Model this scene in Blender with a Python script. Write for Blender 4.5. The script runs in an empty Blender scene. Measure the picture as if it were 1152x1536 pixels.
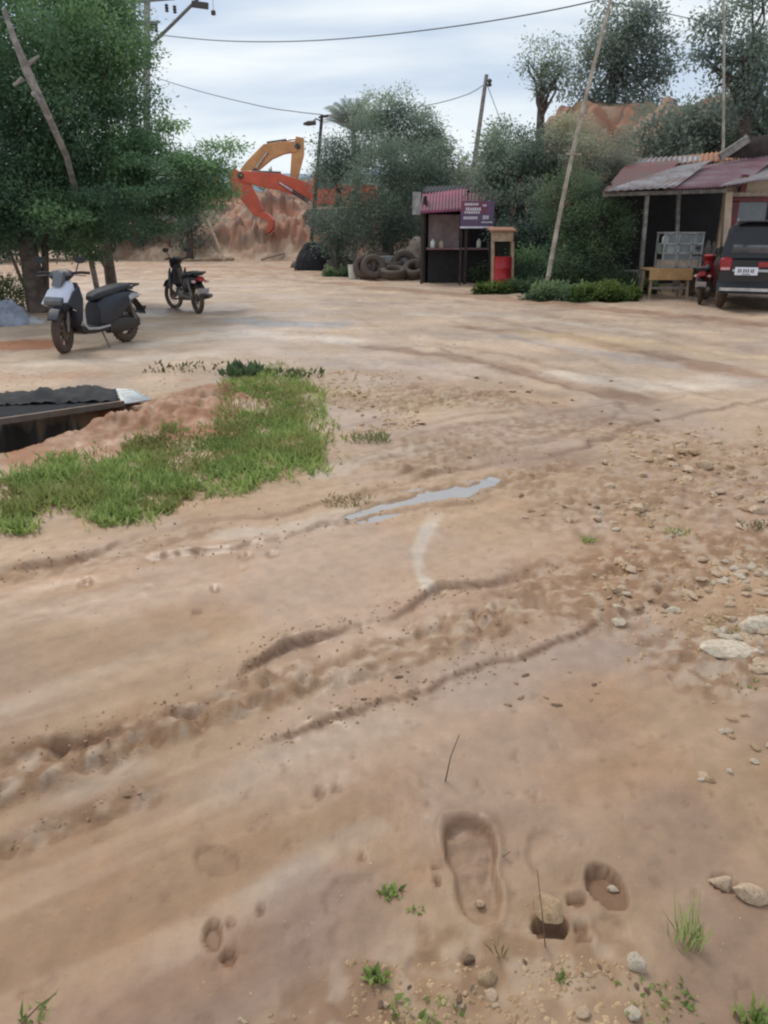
import bpy, math, random
import numpy as np
from mathutils import Vector, Matrix

random.seed(7)
RNG = np.random.RandomState(11)
sc = bpy.context.scene
col = sc.collection
R = math.radians

# ------------------------------------------------------------------ camera model
F = 1150.0
PITCH = R(20.2)
CAMZ = 1.55
CP, SP = math.cos(PITCH), math.sin(PITCH)

def ray(u, v):
    x = (u - 576.0) / F
    y = (768.0 - v) / F
    return Vector((x, CP + y * SP, -SP + y * CP))

def px(u, v, Y):
    """point seen at photo position (u, v) standing at distance Y"""
    d = ray(u, v)
    t = Y / d.y
    return Vector((0, 0, CAMZ)) + d * t

def gp(u, v, z=0.0):
    d = ray(u, v)
    t = (z - CAMZ) / d.z
    return Vector((0, 0, CAMZ)) + d * t

def mpp(Y, v=400):
    """metres per photo pixel at distance Y"""
    return px(577, v, Y).x - px(576, v, Y).x

# ------------------------------------------------------------------ numpy noise
def _hash(ix, iy, seed):
    h = (ix.astype(np.int64) * 374761393 + iy.astype(np.int64) * 668265263 + seed * 974634777) & 0xffffffff
    h = ((h ^ (h >> 13)) * 1274126177) & 0xffffffff
    h = h ^ (h >> 16)
    return (h & 0xffff).astype(np.float64) / 65535.0

def vnoise(x, y, seed=0):
    ix = np.floor(x); iy = np.floor(y)
    fx = x - ix; fy = y - iy
    fx = fx * fx * fx * (fx * (fx * 6 - 15) + 10)
    fy = fy * fy * fy * (fy * (fy * 6 - 15) + 10)
    a = _hash(ix, iy, seed); b = _hash(ix + 1, iy, seed)
    c = _hash(ix, iy + 1, seed); d = _hash(ix + 1, iy + 1, seed)
    return (a + (b - a) * fx) * (1 - fy) + (c + (d - c) * fx) * fy

def fbm(x, y, seed=0, octv=4, gain=0.5):
    s = 0.0; a = 1.0; t = 0.0
    for o in range(octv):
        s = s + a * vnoise(x + 17.3 * o, y - 9.1 * o, seed + o * 31)
        t += a; a *= gain; x = x * 2.03; y = y * 2.03
    return s / t

def sstep(a, b, x):
    t = np.clip((x - a) / (b - a), 0, 1)
    return t * t * (3 - 2 * t)

def seg_dist(X, Y, pts):
    """distance to a polyline and the side (+ on the left of its direction)"""
    best = np.full(X.shape, 1e9); side = np.zeros(X.shape); along = np.zeros(X.shape)
    acc = 0.0
    for (a, b) in zip(pts[:-1], pts[1:]):
        dx, dy = b[0] - a[0], b[1] - a[1]
        L = math.hypot(dx, dy) + 1e-9
        t = np.clip(((X - a[0]) * dx + (Y - a[1]) * dy) / (L * L), 0, 1)
        qx = a[0] + t * dx; qy = a[1] + t * dy
        d = np.hypot(X - qx, Y - qy)
        s = (dx * (Y - a[1]) - dy * (X - a[0])) / L
        m = d < best
        best = np.where(m, d, best); side = np.where(m, np.sign(s), side); along = np.where(m, acc + t * L, along)
        acc += L
    return best, side, along, acc

def smooth_line(pp, n=4):
    """Catmull-Rom through photo positions on the ground"""
    P = [gp(*p) for p in pp]
    out = []
    for i in range(len(P) - 1):
        p0 = P[max(i - 1, 0)]; p1 = P[i]; p2 = P[i + 1]; p3 = P[min(i + 2, len(P) - 1)]
        for k in range(n):
            t = k / n
            q = 0.5 * ((2 * p1) + (p2 - p0) * t + (2 * p0 - 5 * p1 + 4 * p2 - p3) * t * t + (3 * p1 - p0 - 3 * p2 + p3) * t ** 3)
            out.append((q.x, q.y))
    out.append((P[-1].x, P[-1].y))
    return out

# ------------------------------------------------------------------ materials
def new_mat(name):
    m = bpy.data.materials.new(name); m.use_nodes = True
    nt = m.node_tree
    return m, nt, nt.nodes['Principled BSDF']

def pm(name, c1, c2=None, rough=0.6, metal=0.0, scale=6.0, bump=0.15, dirt=0.0, dirt_h=0.6, spec=0.5, detail=5.0,
       dirt_col=(0.20, 0.125, 0.075), bscale=None):
    m, nt, b = new_mat(name)
    N = nt.nodes; L = nt.links
    if c2 is None: c2 = tuple(x * 0.68 for x in c1)
    tc = N.new('ShaderNodeTexCoord')
    no = N.new('ShaderNodeTexNoise'); no.inputs['Scale'].default_value = scale; no.inputs['Detail'].default_value = detail
    no.inputs['Roughness'].default_value = 0.65
    L.new(tc.outputs['Object'], no.inputs['Vector'])
    cr = N.new('ShaderNodeValToRGB')
    cr.color_ramp.elements[0].position = 0.40; cr.color_ramp.elements[0].color = (*c2, 1)
    cr.color_ramp.elements[1].position = 0.64; cr.color_ramp.elements[1].color = (*c1, 1)
    L.new(no.outputs['Fac'], cr.inputs['Fac'])
    outc = cr.outputs['Color']
    rr = N.new('ShaderNodeMapRange'); rr.inputs['To Min'].default_value = max(0.05, rough - 0.12); rr.inputs['To Max'].default_value = min(1, rough + 0.15)
    L.new(no.outputs['Fac'], rr.inputs['Value']); L.new(rr.outputs['Result'], b.inputs['Roughness'])
    if dirt > 0:
        sx = N.new('ShaderNodeSeparateXYZ'); L.new(tc.outputs['Object'], sx.inputs['Vector'])
        mr = N.new('ShaderNodeMapRange'); mr.inputs['From Min'].default_value = 0.0; mr.inputs['From Max'].default_value = dirt_h
        mr.inputs['To Min'].default_value = 1.25; mr.inputs['To Max'].default_value = 0.12
        L.new(sx.outputs['Z'], mr.inputs['Value'])
        n2 = N.new('ShaderNodeTexNoise'); n2.inputs['Scale'].default_value = scale * 2.3; n2.inputs['Detail'].default_value = 6
        L.new(tc.outputs['Object'], n2.inputs['Vector'])
        mu = N.new('ShaderNodeMath'); mu.operation = 'MULTIPLY'; L.new(mr.outputs['Result'], mu.inputs[0]); L.new(n2.outputs['Fac'], mu.inputs[1])
        m2 = N.new('ShaderNodeMath'); m2.operation = 'MULTIPLY'; m2.inputs[1].default_value = dirt * 2; m2.use_clamp = True
        L.new(mu.outputs[0], m2.inputs[0])
        mx = N.new('ShaderNodeMix'); mx.data_type = 'RGBA'
        L.new(m2.outputs[0], mx.inputs['Factor']); L.new(outc, mx.inputs[6]); mx.inputs[7].default_value = (*dirt_col, 1)
        outc = mx.outputs[2]
    L.new(outc, b.inputs['Base Color'])
    b.inputs['Metallic'].default_value = metal
    b.inputs['Specular IOR Level'].default_value = spec
    if bump > 0:
        n3 = N.new('ShaderNodeTexNoise'); n3.inputs['Scale'].default_value = bscale or scale * 5; n3.inputs['Detail'].default_value = 4
        L.new(tc.outputs['Object'], n3.inputs['Vector'])
        bp = N.new('ShaderNodeBump'); bp.inputs['Strength'].default_value = bump; bp.inputs['Distance'].default_value = 0.02
        L.new(n3.outputs['Fac'], bp.inputs['Height']); L.new(bp.outputs['Normal'], b.inputs['Normal'])
    return m

def leaf_mat(name, rough=0.7, trans=0.5):
    m, nt, b = new_mat(name)
    N = nt.nodes; L = nt.links
    at = N.new('ShaderNodeAttribute'); at.attribute_name = 'Col'
    no = N.new('ShaderNodeTexNoise'); no.inputs['Scale'].default_value = 3.0
    mx = N.new('ShaderNodeMix'); mx.data_type = 'RGBA'; mx.blend_type = 'MULTIPLY'; mx.inputs['Factor'].default_value = 0.35
    L.new(at.outputs['Color'], mx.inputs[6]); L.new(no.outputs['Color'], mx.inputs[7])
    L.new(at.outputs['Color'], b.inputs['Base Color'])
    b.inputs['Roughness'].default_value = rough
    b.inputs['Specular IOR Level'].default_value = 0.2
    tr = N.new('ShaderNodeBsdfTranslucent'); L.new(at.outputs['Color'], tr.inputs['Color'])
    ms = N.new('ShaderNodeMixShader'); ms.inputs['Fac'].default_value = trans
    L.new(b.outputs['BSDF'], ms.inputs[1]); L.new(tr.outputs['BSDF'], ms.inputs[2])
    L.new(ms.outputs['Shader'], N['Material Output'].inputs['Surface'])
    return m

# ------------------------------------------------------------------ mesh builder
class MB:
    def __init__(s): s.v = []; s.f = []
    def add(s, vs, fs):
        o = len(s.v); s.v += [Vector(p) for p in vs]; s.f += [tuple(i + o for i in q) for q in fs]; return s
    def box(s, c, size, M=None):
        c = Vector(c); hx, hy, hz = [k / 2 for k in size]
        P = [Vector((x, y, z)) for z in (-hz, hz) for y in (-hy, hy) for x in (-hx, hx)]
        if M is not None: P = [M @ p for p in P]
        return s.add([c + p for p in P], [(0, 2, 3, 1), (4, 5, 7, 6), (0, 1, 5, 4), (2, 6, 7, 3), (0, 4, 6, 2), (1, 3, 7, 5)])
    def bar(s, p0, p1, w, h=None, up=(0, 0, 1)):
        p0 = Vector(p0); p1 = Vector(p1); h = h or w
        d = (p1 - p0).normalized(); u = Vector(up)
        if abs(d.dot(u)) > 0.97: u = Vector((1, 0, 0))
        a = d.cross(u).normalized(); b = a.cross(d).normalized()
        P = []
        for q in (p0, p1):
            for (i, j) in ((-1, -1), (1, -1), (1, 1), (-1, 1)):
                P.append(q + a * (w / 2 * i) + b * (h / 2 * j))
        return s.add(P, [(3, 2, 1, 0), (4, 5, 6, 7), (0, 1, 5, 4), (1, 2, 6, 5), (2, 3, 7, 6), (3, 0, 4, 7)])
    def tube(s, pts, r, n=8, caps=True):
        pts = [Vector(p) for p in pts]
        if not hasattr(r, '__len__'): r = [r] * len(pts)
        up = None; vs = []; fs = []
        for i, p in enumerate(pts):
            d = (pts[min(i + 1, len(pts) - 1)] - pts[max(i - 1, 0)]).normalized()
            if up is None:
                up = Vector((0, 0, 1)) if abs(d.z) < 0.9 else Vector((1, 0, 0))
            a = d.cross(up)
            if a.length < 1e-4: a = d.cross(Vector((0.3, 1, 0.2)))
            a.normalize(); b = a.cross(d).normalized(); up = b
            for k in range(n):
                t = 2 * math.pi * k / n
                vs.append(p + (a * math.cos(t) + b * math.sin(t)) * r[i])
        for i in range(len(pts) - 1):
            for k in range(n):
                k2 = (k + 1) % n
                fs.append((i * n + k, i * n + k2, (i + 1) * n + k2, (i + 1) * n + k))
        if caps:
            fs.append(tuple(reversed(range(n)))); fs.append(tuple(range((len(pts) - 1) * n, len(pts) * n)))
        return s.add(vs, fs)
    def loft(s, secs, n=20, e=2.6, caps=True):
        vs = []; fs = []
        for (c, u, v) in secs:
            c = Vector(c); u = Vector(u); v = Vector(v)
            for k in range(n):
                t = 2 * math.pi * k / n
                cx, sx = math.cos(t), math.sin(t)
                a = math.copysign(abs(cx) ** (2 / e), cx); b = math.copysign(abs(sx) ** (2 / e), sx)
                vs.append(c + u * a + v * b)
        for i in range(len(secs) - 1):
            for k in range(n):
                k2 = (k + 1) % n
                fs.append((i * n + k, i * n + k2, (i + 1) * n + k2, (i + 1) * n + k))
        if caps:
            fs.append(tuple(reversed(range(n)))); fs.append(tuple(range((len(secs) - 1) * n, len(secs) * n)))
        return s.add(vs, fs)
    def prism(s, outline, O, A, B, thick):
        O = Vector(O); A = Vector(A); B = Vector(B); N = A.cross(B).normalized() * (thick / 2)
        n = len(outline)
        P = [O + A * a + B * b - N for a, b in outline] + [O + A * a + B * b + N for a, b in outline]
        fs = [tuple(reversed(range(n))), tuple(range(n, 2 * n))] + [(i, (i + 1) % n, (i + 1) % n + n, i + n) for i in range(n)]
        return s.add(P, fs)
    def lathe(s, prof, O, axis=(0, 0, 1), n=24, closed=False):
        O = Vector(O); ax = Vector(axis).normalized()
        a = ax.orthogonal().normalized(); b = ax.cross(a)
        vs = []; fs = []
        m = len(prof)
        for (r, h) in prof:
            for k in range(n):
                t = 2 * math.pi * k / n
                vs.append(O + ax * h + (a * math.cos(t) + b * math.sin(t)) * r)
        for i in range(m if closed else m - 1):
            j = (i + 1) % m
            for k in range(n):
                k2 = (k + 1) % n
                fs.append((i * n + k, i * n + k2, j * n + k2, j * n + k))
        if not closed:
            fs.append(tuple(reversed(range(n)))); fs.append(tuple(range((m - 1) * n, m * n)))
        return s.add(vs, fs)
    def strip(s, pts, widths, N, thick):
        """bent beam: a path with widths, pushed out along N"""
        pts = [Vector(p) for p in pts]; N = Vector(N).normalized()
        up = []; lo = []
        for i, p in enumerate(pts):
            d = (pts[min(i + 1, len(pts) - 1)] - pts[max(i - 1, 0)]).normalized()
            q = N.cross(d).normalized() * (widths[i] / 2)
            up.append(p + q); lo.append(p - q)
        n = len(pts); vs = []
        for p in (up, lo):
            for sgn in (-1, 1):
                vs += [x + N * (sgn * thick / 2) for x in p]
        fs = []
        U0, U1, L0, L1 = 0, n, 2 * n, 3 * n
        for i in range(n - 1):
            fs += [(U0 + i, U0 + i + 1, U1 + i + 1, U1 + i), (L0 + i, L1 + i, L1 + i + 1, L0 + i + 1),
                   (U0 + i, L0 + i, L0 + i + 1, U0 + i + 1), (U1 + i, U1 + i + 1, L1 + i + 1, L1 + i)]
        fs += [(U0, U1, L1, L0), (U0 + n - 1, L0 + n - 1, L1 + n - 1, U1 + n - 1)]
        return s.add(vs, fs)
    def sheet(s, p00, p10, p11, p01, waves=12, amp=0.02, nv=6, sag=0.0, per=6):
        """corrugated sheet: waves run along the first edge"""
        p00, p10, p11, p01 = [Vector(p) for p in (p00, p10, p11, p01)]
        nrm = (p10 - p00).cross(p01 - p00).normalized()
        nu = waves * per + 1; vs = []; fs = []
        for j in range(nv + 1):
            tv = j / nv
            for i in range(nu):
                tu = i / (nu - 1)
                p = (p00 * (1 - tu) + p10 * tu) * (1 - tv) + (p01 * (1 - tu) + p11 * tu) * tv
                p = p + nrm * (amp * math.sin(2 * math.pi * tu * waves)) - Vector((0, 0, sag * math.sin(math.pi * tv)))
                vs.append(p)
        for j in range(nv):
            for i in range(nu - 1):
                fs.append((j * nu + i, j * nu + i + 1, (j + 1) * nu + i + 1, (j + 1) * nu + i))
        return s.add(vs, fs)
    def build(s, name, mat, parent=None, off=None, bevel=0.0, sharp=38, solid=0.0):
        me = bpy.data.meshes.new(name)
        off = Vector(off) if off is not None else Vector((0, 0, 0))
        me.from_pydata([p - off for p in s.v], [], s.f)
        me.validate(); me.update()
        import bmesh
        bm = bmesh.new(); bm.from_mesh(me); bmesh.ops.recalc_face_normals(bm, faces=bm.faces); bm.to_mesh(me); bm.free()
        me.shade_smooth(); me.set_sharp_from_angle(angle=R(sharp))
        me.materials.append(mat)
        o = bpy.data.objects.new(name, me); col.objects.link(o)
        if parent is not None: o.parent = parent
        if solid:
            md = o.modifiers.new('t', 'SOLIDIFY'); md.thickness = solid; md.offset = 0
        if bevel:
            md = o.modifiers.new('b', 'BEVEL'); md.width = bevel; md.segments = 2; md.limit_method = 'ANGLE'; md.angle_limit = R(40)
        return o

def tag(o, label=None, cat=None, group=None, kind=None):
    if label: o['label'] = label
    if cat: o['category'] = cat
    if group: o['group'] = group
    if kind: o['kind'] = kind
    return o

def empty(name, loc, rz=0.0, label=None, cat=None, group=None):
    o = bpy.data.objects.new(name, None); col.objects.link(o)
    o.empty_display_size = 0.2
    o.location = loc; o.rotation_euler = (0, 0, rz)
    return tag(o, label, cat, group)

def dup(o, parent=None, loc=None, rot=None, scale=None):
    c = o.copy(); col.objects.link(c)
    if parent is not None: c.parent = parent
    if loc is not None: c.location = loc
    if rot is not None: c.rotation_euler = rot
    if scale is not None: c.scale = scale
    for ch in list(o.children): dup(ch, c)
    return c

# ------------------------------------------------------------------ terrain
def macro(X, Y):
    z = 0.02 * (fbm(X * 0.7, Y * 0.7, 3, 3) - 0.5) * 2
    # red earth mound where the excavators work
    crest = 4.1 + 1.0 * (fbm(X * 0.25, Y * 0.25, 12, 4) - 0.5) * 2
    n = (fbm(X * 0.4, Y * 0.4, 5, 4) - 0.5)
    side = sstep(-19.5, -13.0, X + 2 * n) * (1 - sstep(-3.5, 1.0, X + 2 * n))
    slope = np.clip((Y + 3.0 * n - 44.5) / 10.0, 0, 1)
    slope = slope ** 0.9
    lumps = (fbm(X * 0.9, Y * 0.9, 21, 4) - 0.5) * 1.5 * np.sin(np.pi * np.clip(slope, 0, 1))
    pad = np.exp(-(((X + 1.8) / 3.4) ** 2 + ((Y - 48.0) / 3.0) ** 2) ** 2)
    z = z + np.maximum(side * (slope * crest + lumps), pad * (2.3 + 1.2 * n))
    z = z - 1.9 * np.exp(-((X + 12.6) / 4.2) ** 4 - ((Y - 56.0) / 3.6) ** 4)
    rough = sstep(36, 42, Y) * (1 - sstep(62, 70, Y)) * np.clip(z, 0, 1)
    z = z + rough * (np.abs(fbm(X * 2.3, Y * 2.3, 211, 4) - .5) * 1.1 + (fbm(X * 5, Y * 5, 213, 2) - .5) * .25)
    # red cut bank behind the house
    n2 = (fbm(X * 0.3, Y * 0.3, 41, 5) - 0.5)
    side2 = sstep(6.0, 9.0, X + 3.0 * n2 - (Y - 38) * 0.12)
    slope2 = sstep(31.0, 41.0, Y + 6 * n2)
    z = z + side2 * slope2 * (7.2 + 1.8 * n2) 
    return z

EDGES = [
    # photo points (u, v, strength), height, sharpness, decay, tint width, tint strength
    ([(-60, 1165, 1.3), (80, 1112, 1.3), (170, 1090, 1.1), (260, 1062, .35), (330, 1030, .4), (385, 985, 1.0), (420, 965, 1.3), (470, 955, 1.2), (510, 942, .5), (560, 932, .3), (620, 905, .8), (660, 888, 1.2), (700, 880, .9), (770, 868, .4), (870, 838, .3), (1000, 815, .2)], 0.060, 0.018, 0.14, 0.040, 1.0),
    ([(375, 1122, .6), (460, 1090, .9), (520, 1070, 1.1), (560, 1055, 1.1), (620, 1032, 1.2), (700, 1010, 1.1), (760, 985, .7), (830, 965, .9), (920, 934, .5), (1000, 915, .2)], 0.035, 0.012, 0.12, 0.022, 0.95),
    ([(-40, 1290, .7), (60, 1245, .4), (130, 1215, .7), (215, 1188, .9)], 0.030, 0.012, 0.10, 0.022, 0.8),
    ([(-60, 862, 1.2), (60, 846, 1.0), (120, 832, .7), (250, 795, .35), (420, 768, .4), (520, 745, .3), (600, 725, .6), (700, 700, .6), (790, 690, .3), (870, 668, .9), (930, 645, .8), (1040, 620, .5), (1200, 590, .5)], 0.05, 0.025, 0.16, 0.05, 0.9),
    ([(180, 840, .5), (300, 820, .7), (400, 806, .5), (480, 790, .9), (540, 778, 1.2), (600, 768, 1.0), (690, 752, .5), (770, 722, .3)], 0.05, 0.02, 0.14, 0.04, 0.9),
    ([(1000, 640, .4), (900, 598, 1.0), (850, 580, .7), (720, 545, .4), (600, 505, .2), (520, 470, .1)], 0.05, 0.05, 0.25, 0.10, 0.8),
    ([(1200, 625, .8), (1040, 590, .5), (940, 560, .3), (840, 525, .4), (720, 495, .4), (640, 470, .1)], 0.05, 0.08, 0.35, 0.14, 0.6),
    ([(560, 470, .2), (700, 470, .6), (860, 482, .6), (1000, 500, .6), (1200, 540, .6)], 0.06, 0.12, 0.5, 0.22, 0.5),
    ([(250, 460, .5), (420, 450, .3), (620, 452, .6), (800, 462, .5), (1000, 480, .6), (1200, 500, .6)], 0.06, 0.12, 0.5, 0.24, 0.45),
    ([(500, 645, .5), (640, 610, .6), (720, 590, .6), (800, 600, .4)], 0.035, 0.03, 0.2, 0.05, 0.5),
    ([(-30, 1215, .7), (60, 1180, .6), (160, 1140, .4), (260, 1095, .8), (330, 1068, .4)], 0.02, 0.012, 0.08, 0.02, 0.5),
    ([(430, 1010, .4), (560, 975, .7), (650, 945, .6), (760, 915, .4)], 0.022, 0.012, 0.07, 0.02, 0.5),
    ([(480, 1035, .4), (600, 1000, .7), (700, 970, .5), (800, 935, .5)], 0.02, 0.012, 0.07, 0.02, 0.5),
    ([(620, 830, .3), (655, 880, .9), (663, 895, .6)], 0.03, 0.012, 0.06, 0.02, 0.5),
    ([(870, 760, .6), (890, 800, .8), (940, 830, .4)], 0.03, 0.015, 0.09, 0.03, 0.5),
    ([(-60, 905, .5), (120, 872, .6), (300, 826, .3), (420, 800, .3)], 0.03, 0.03, 0.14, 0.04, 0.6),
    ([(430, 705, .3), (560, 690, .6), (700, 668, .7), (820, 655, .6), (900, 625, .4)], 0.03, 0.03, 0.16, 0.05, 0.6),
    ([(480, 730, .3), (600, 708, .6), (720, 680, .5), (850, 650, .7), (960, 610, .6), (1100, 580, .4)], 0.03, 0.03, 0.16, 0.05, 0.6),
    ([(560, 655, .3), (680, 640, .6), (800, 622, .6), (900, 610, .7), (1000, 590, .4)], 0.03, 0.04, 0.18, 0.06, 0.6),
    ([(560, 540, .2), (660, 552, .6), (760, 575, .7), (860, 600, .6)], 0.04, 0.05, 0.25, 0.10, 0.6),
    ([(520, 500, .2), (640, 512, .6), (780, 538, .7), (900, 562, .7), (1020, 600, .5)], 0.04, 0.06, 0.3, 0.12, 0.6),
    ([(600, 455, .3), (740, 478, .7), (880, 505, .7), (1020, 540, .7), (1180, 585, .5)], 0.05, 0.08, 0.4, 0.16, 0.6),
    ([(450, 440, .3), (640, 447, .6), (820, 472, .7), (1000, 512, .7), (1180, 560, .5)], 0.05, 0.10, 0.45, 0.2, 0.55),
    ([(620, 640, .4), (700, 622, .7), (780, 612, .5)], 0.03, 0.03, 0.16, 0.05, 0.6),
    ([(700, 1130, .1), (560, 1180, .3), (420, 1260, .3), (250, 1400, .2)], 0.012, 0.03, 0.12, 0.03, 0.15),
]
EW = []
for e in EDGES:
    L = [0.0]; P = [gp(p[0], p[1]) for p in e[0]]
    for i in range(1, len(P)): L.append(L[-1] + (P[i] - P[i - 1]).length)
    EW.append((np.array(L) / L[-1], np.array([p[2] for p in e[0]])))
EDGES = [([p[:2] for p in e[0]],) + e[1:] for e in EDGES]
EDGES = [(smooth_line(e[0]), e[1] * (0.32 if k < 2 else .40), e[2] * 0.95, e[3], e[4] * (0.48 if k < 2 else .6), e[5]) for k, e in enumerate(EDGES)]
def bbox(pts, pad):
    xs = [p[0] for p in pts]; ys = [p[1] for p in pts]
    return (min(xs) - pad, max(xs) + pad, min(ys) - pad, max(ys) + pad)
def inside_box(X, Y, b):
    if X.max() < b[0] or X.min() > b[1] or Y.max() < b[2] or Y.min() > b[3]: return None
    m = (X > b[0]) & (X < b[1]) & (Y > b[2]) & (Y < b[3])
    return m if m.any() else None
EBOX = [bbox(e[0], e[3] * 5 + 0.1) for e in EDGES]

def churn_line(pp, half, amt): return (smooth_line(pp), half, amt)
CHURN = [
    churn_line([(-60, 1190), (120, 1130), (260, 1085), (420, 1030), (560, 985), (700, 945), (850, 890), (1000, 860)], 0.15, 0.8),
    churn_line([(850, 900), (950, 870), (1060, 840), (1160, 820)], 0.35, 0.9),
    churn_line([(940, 760), (1040, 730), (1160, 700)], 0.8, 0.55),
    churn_line([(560, 600), (650, 590), (730, 600)], 0.5, 0.8),
    churn_line([(620, 690), (700, 660), (780, 640), (900, 640), (1000, 660)], 0.45, 0.6),
    churn_line([(560, 745), (700, 730), (850, 700)], 0.16, 0.6),
    churn_line([(-40, 870), (100, 845), (300, 800)], 0.12, 0.6),
    churn_line([(480, 1536), (620, 1460), (760, 1450), (900, 1440)], 0.11, 0.55),
    churn_line([(1060, 1000), (1160, 960)], 0.3, 0.9),
    churn_line([(-40, 1300), (80, 1245), (230, 1195)], 0.05, 0.6),
    churn_line([(180, 650), (300, 610), (360, 600)], 0.55, 0.6),
]

# footprints and pits: u, v, half width px, half length px, turn, depth m, tint
PRINTS = [
    (712, 1308, 44, 78, 0.05, 0.038, 0.9, 'boot'),
    (830, 1290, 42, 46, 0.0, 0.014, 0.25, 'faint'),
    (910, 1335, 30, 34, 0.2, 0.045, 1.0, 'pit'),
    (866, 1352, 17, 10, 0.1, 0.035, 1.0, 'pit'),
    (826, 1394, 26, 16, 0.0, 0.05, 1.0, 'pit'),
    (322, 1290, 38, 20, -0.5, 0.018, 0.6, 'faint'),
    (320, 1402, 14, 22, 0.3, 0.03, 0.9, 'pit'),
    (342, 1436, 14, 9, -0.3, 0.03, 0.9, 'pit'),
    (345, 1383, 6, 6, 0, 0.02, 0.8, 'pit'),
    (391, 1364, 7, 7, 0, 0.02, 0.8, 'pit'),
    (653, 1300, 6, 6, 0, 0.02, 1.0, 'pit'),
    (656, 1323, 6, 6, 0, 0.02, 1.0, 'pit'),
    (543, 1285, 6, 5, 0, 0.018, 0.8, 'pit'),
    (530, 1345, 42, 34, 0.2, 0.010, 0.1, 'faint'),
    (545, 1400, 50, 30, 0.1, 0.010, 0.1, 'faint'),
    (640, 1455, 32, 28, 0.1, 0.012, 0.3, 'faint'),
    (702, 1441, 14, 14, 0, 0.012, 0.4, 'faint'),
    (870, 1395, 12, 8, 0.3, 0.02, 0.8, 'pit'),
    (875, 1412, 14, 7, 0.0, 0.02, 0.8, 'pit'),
    (915, 1395, 26, 22, 0.0, 0.012, 0.3, 'faint'),
    (1088, 1330, 20, 14, -0.4, 0.02, 0.7, 'pit'),
    (480, 1190, 8, 8, 0, 0.015, 0.6, 'pit'),
    (505, 1184, 9, 6, 0, 0.014, 0.6, 'pit'),
    (296, 917, 8, 5, 0.4, 0.02, 0.7, 'pit'),
    (322, 881, 7, 5, 0.4, 0.02, 0.6, 'pit'),
    (125, 832, 8, 5, 0.0, 0.02, 0.8, 'pit'),
    (408, 830, 12, 5, 0.0, 0.02, 0.5, 'pit'),
    (370, 832, 12, 5, 0.0, 0.02, 0.4, 'pit'),
    (127, 872, 12, 5, -0.3, 0.02, 0.5, 'pit'),
    
    
]

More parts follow.
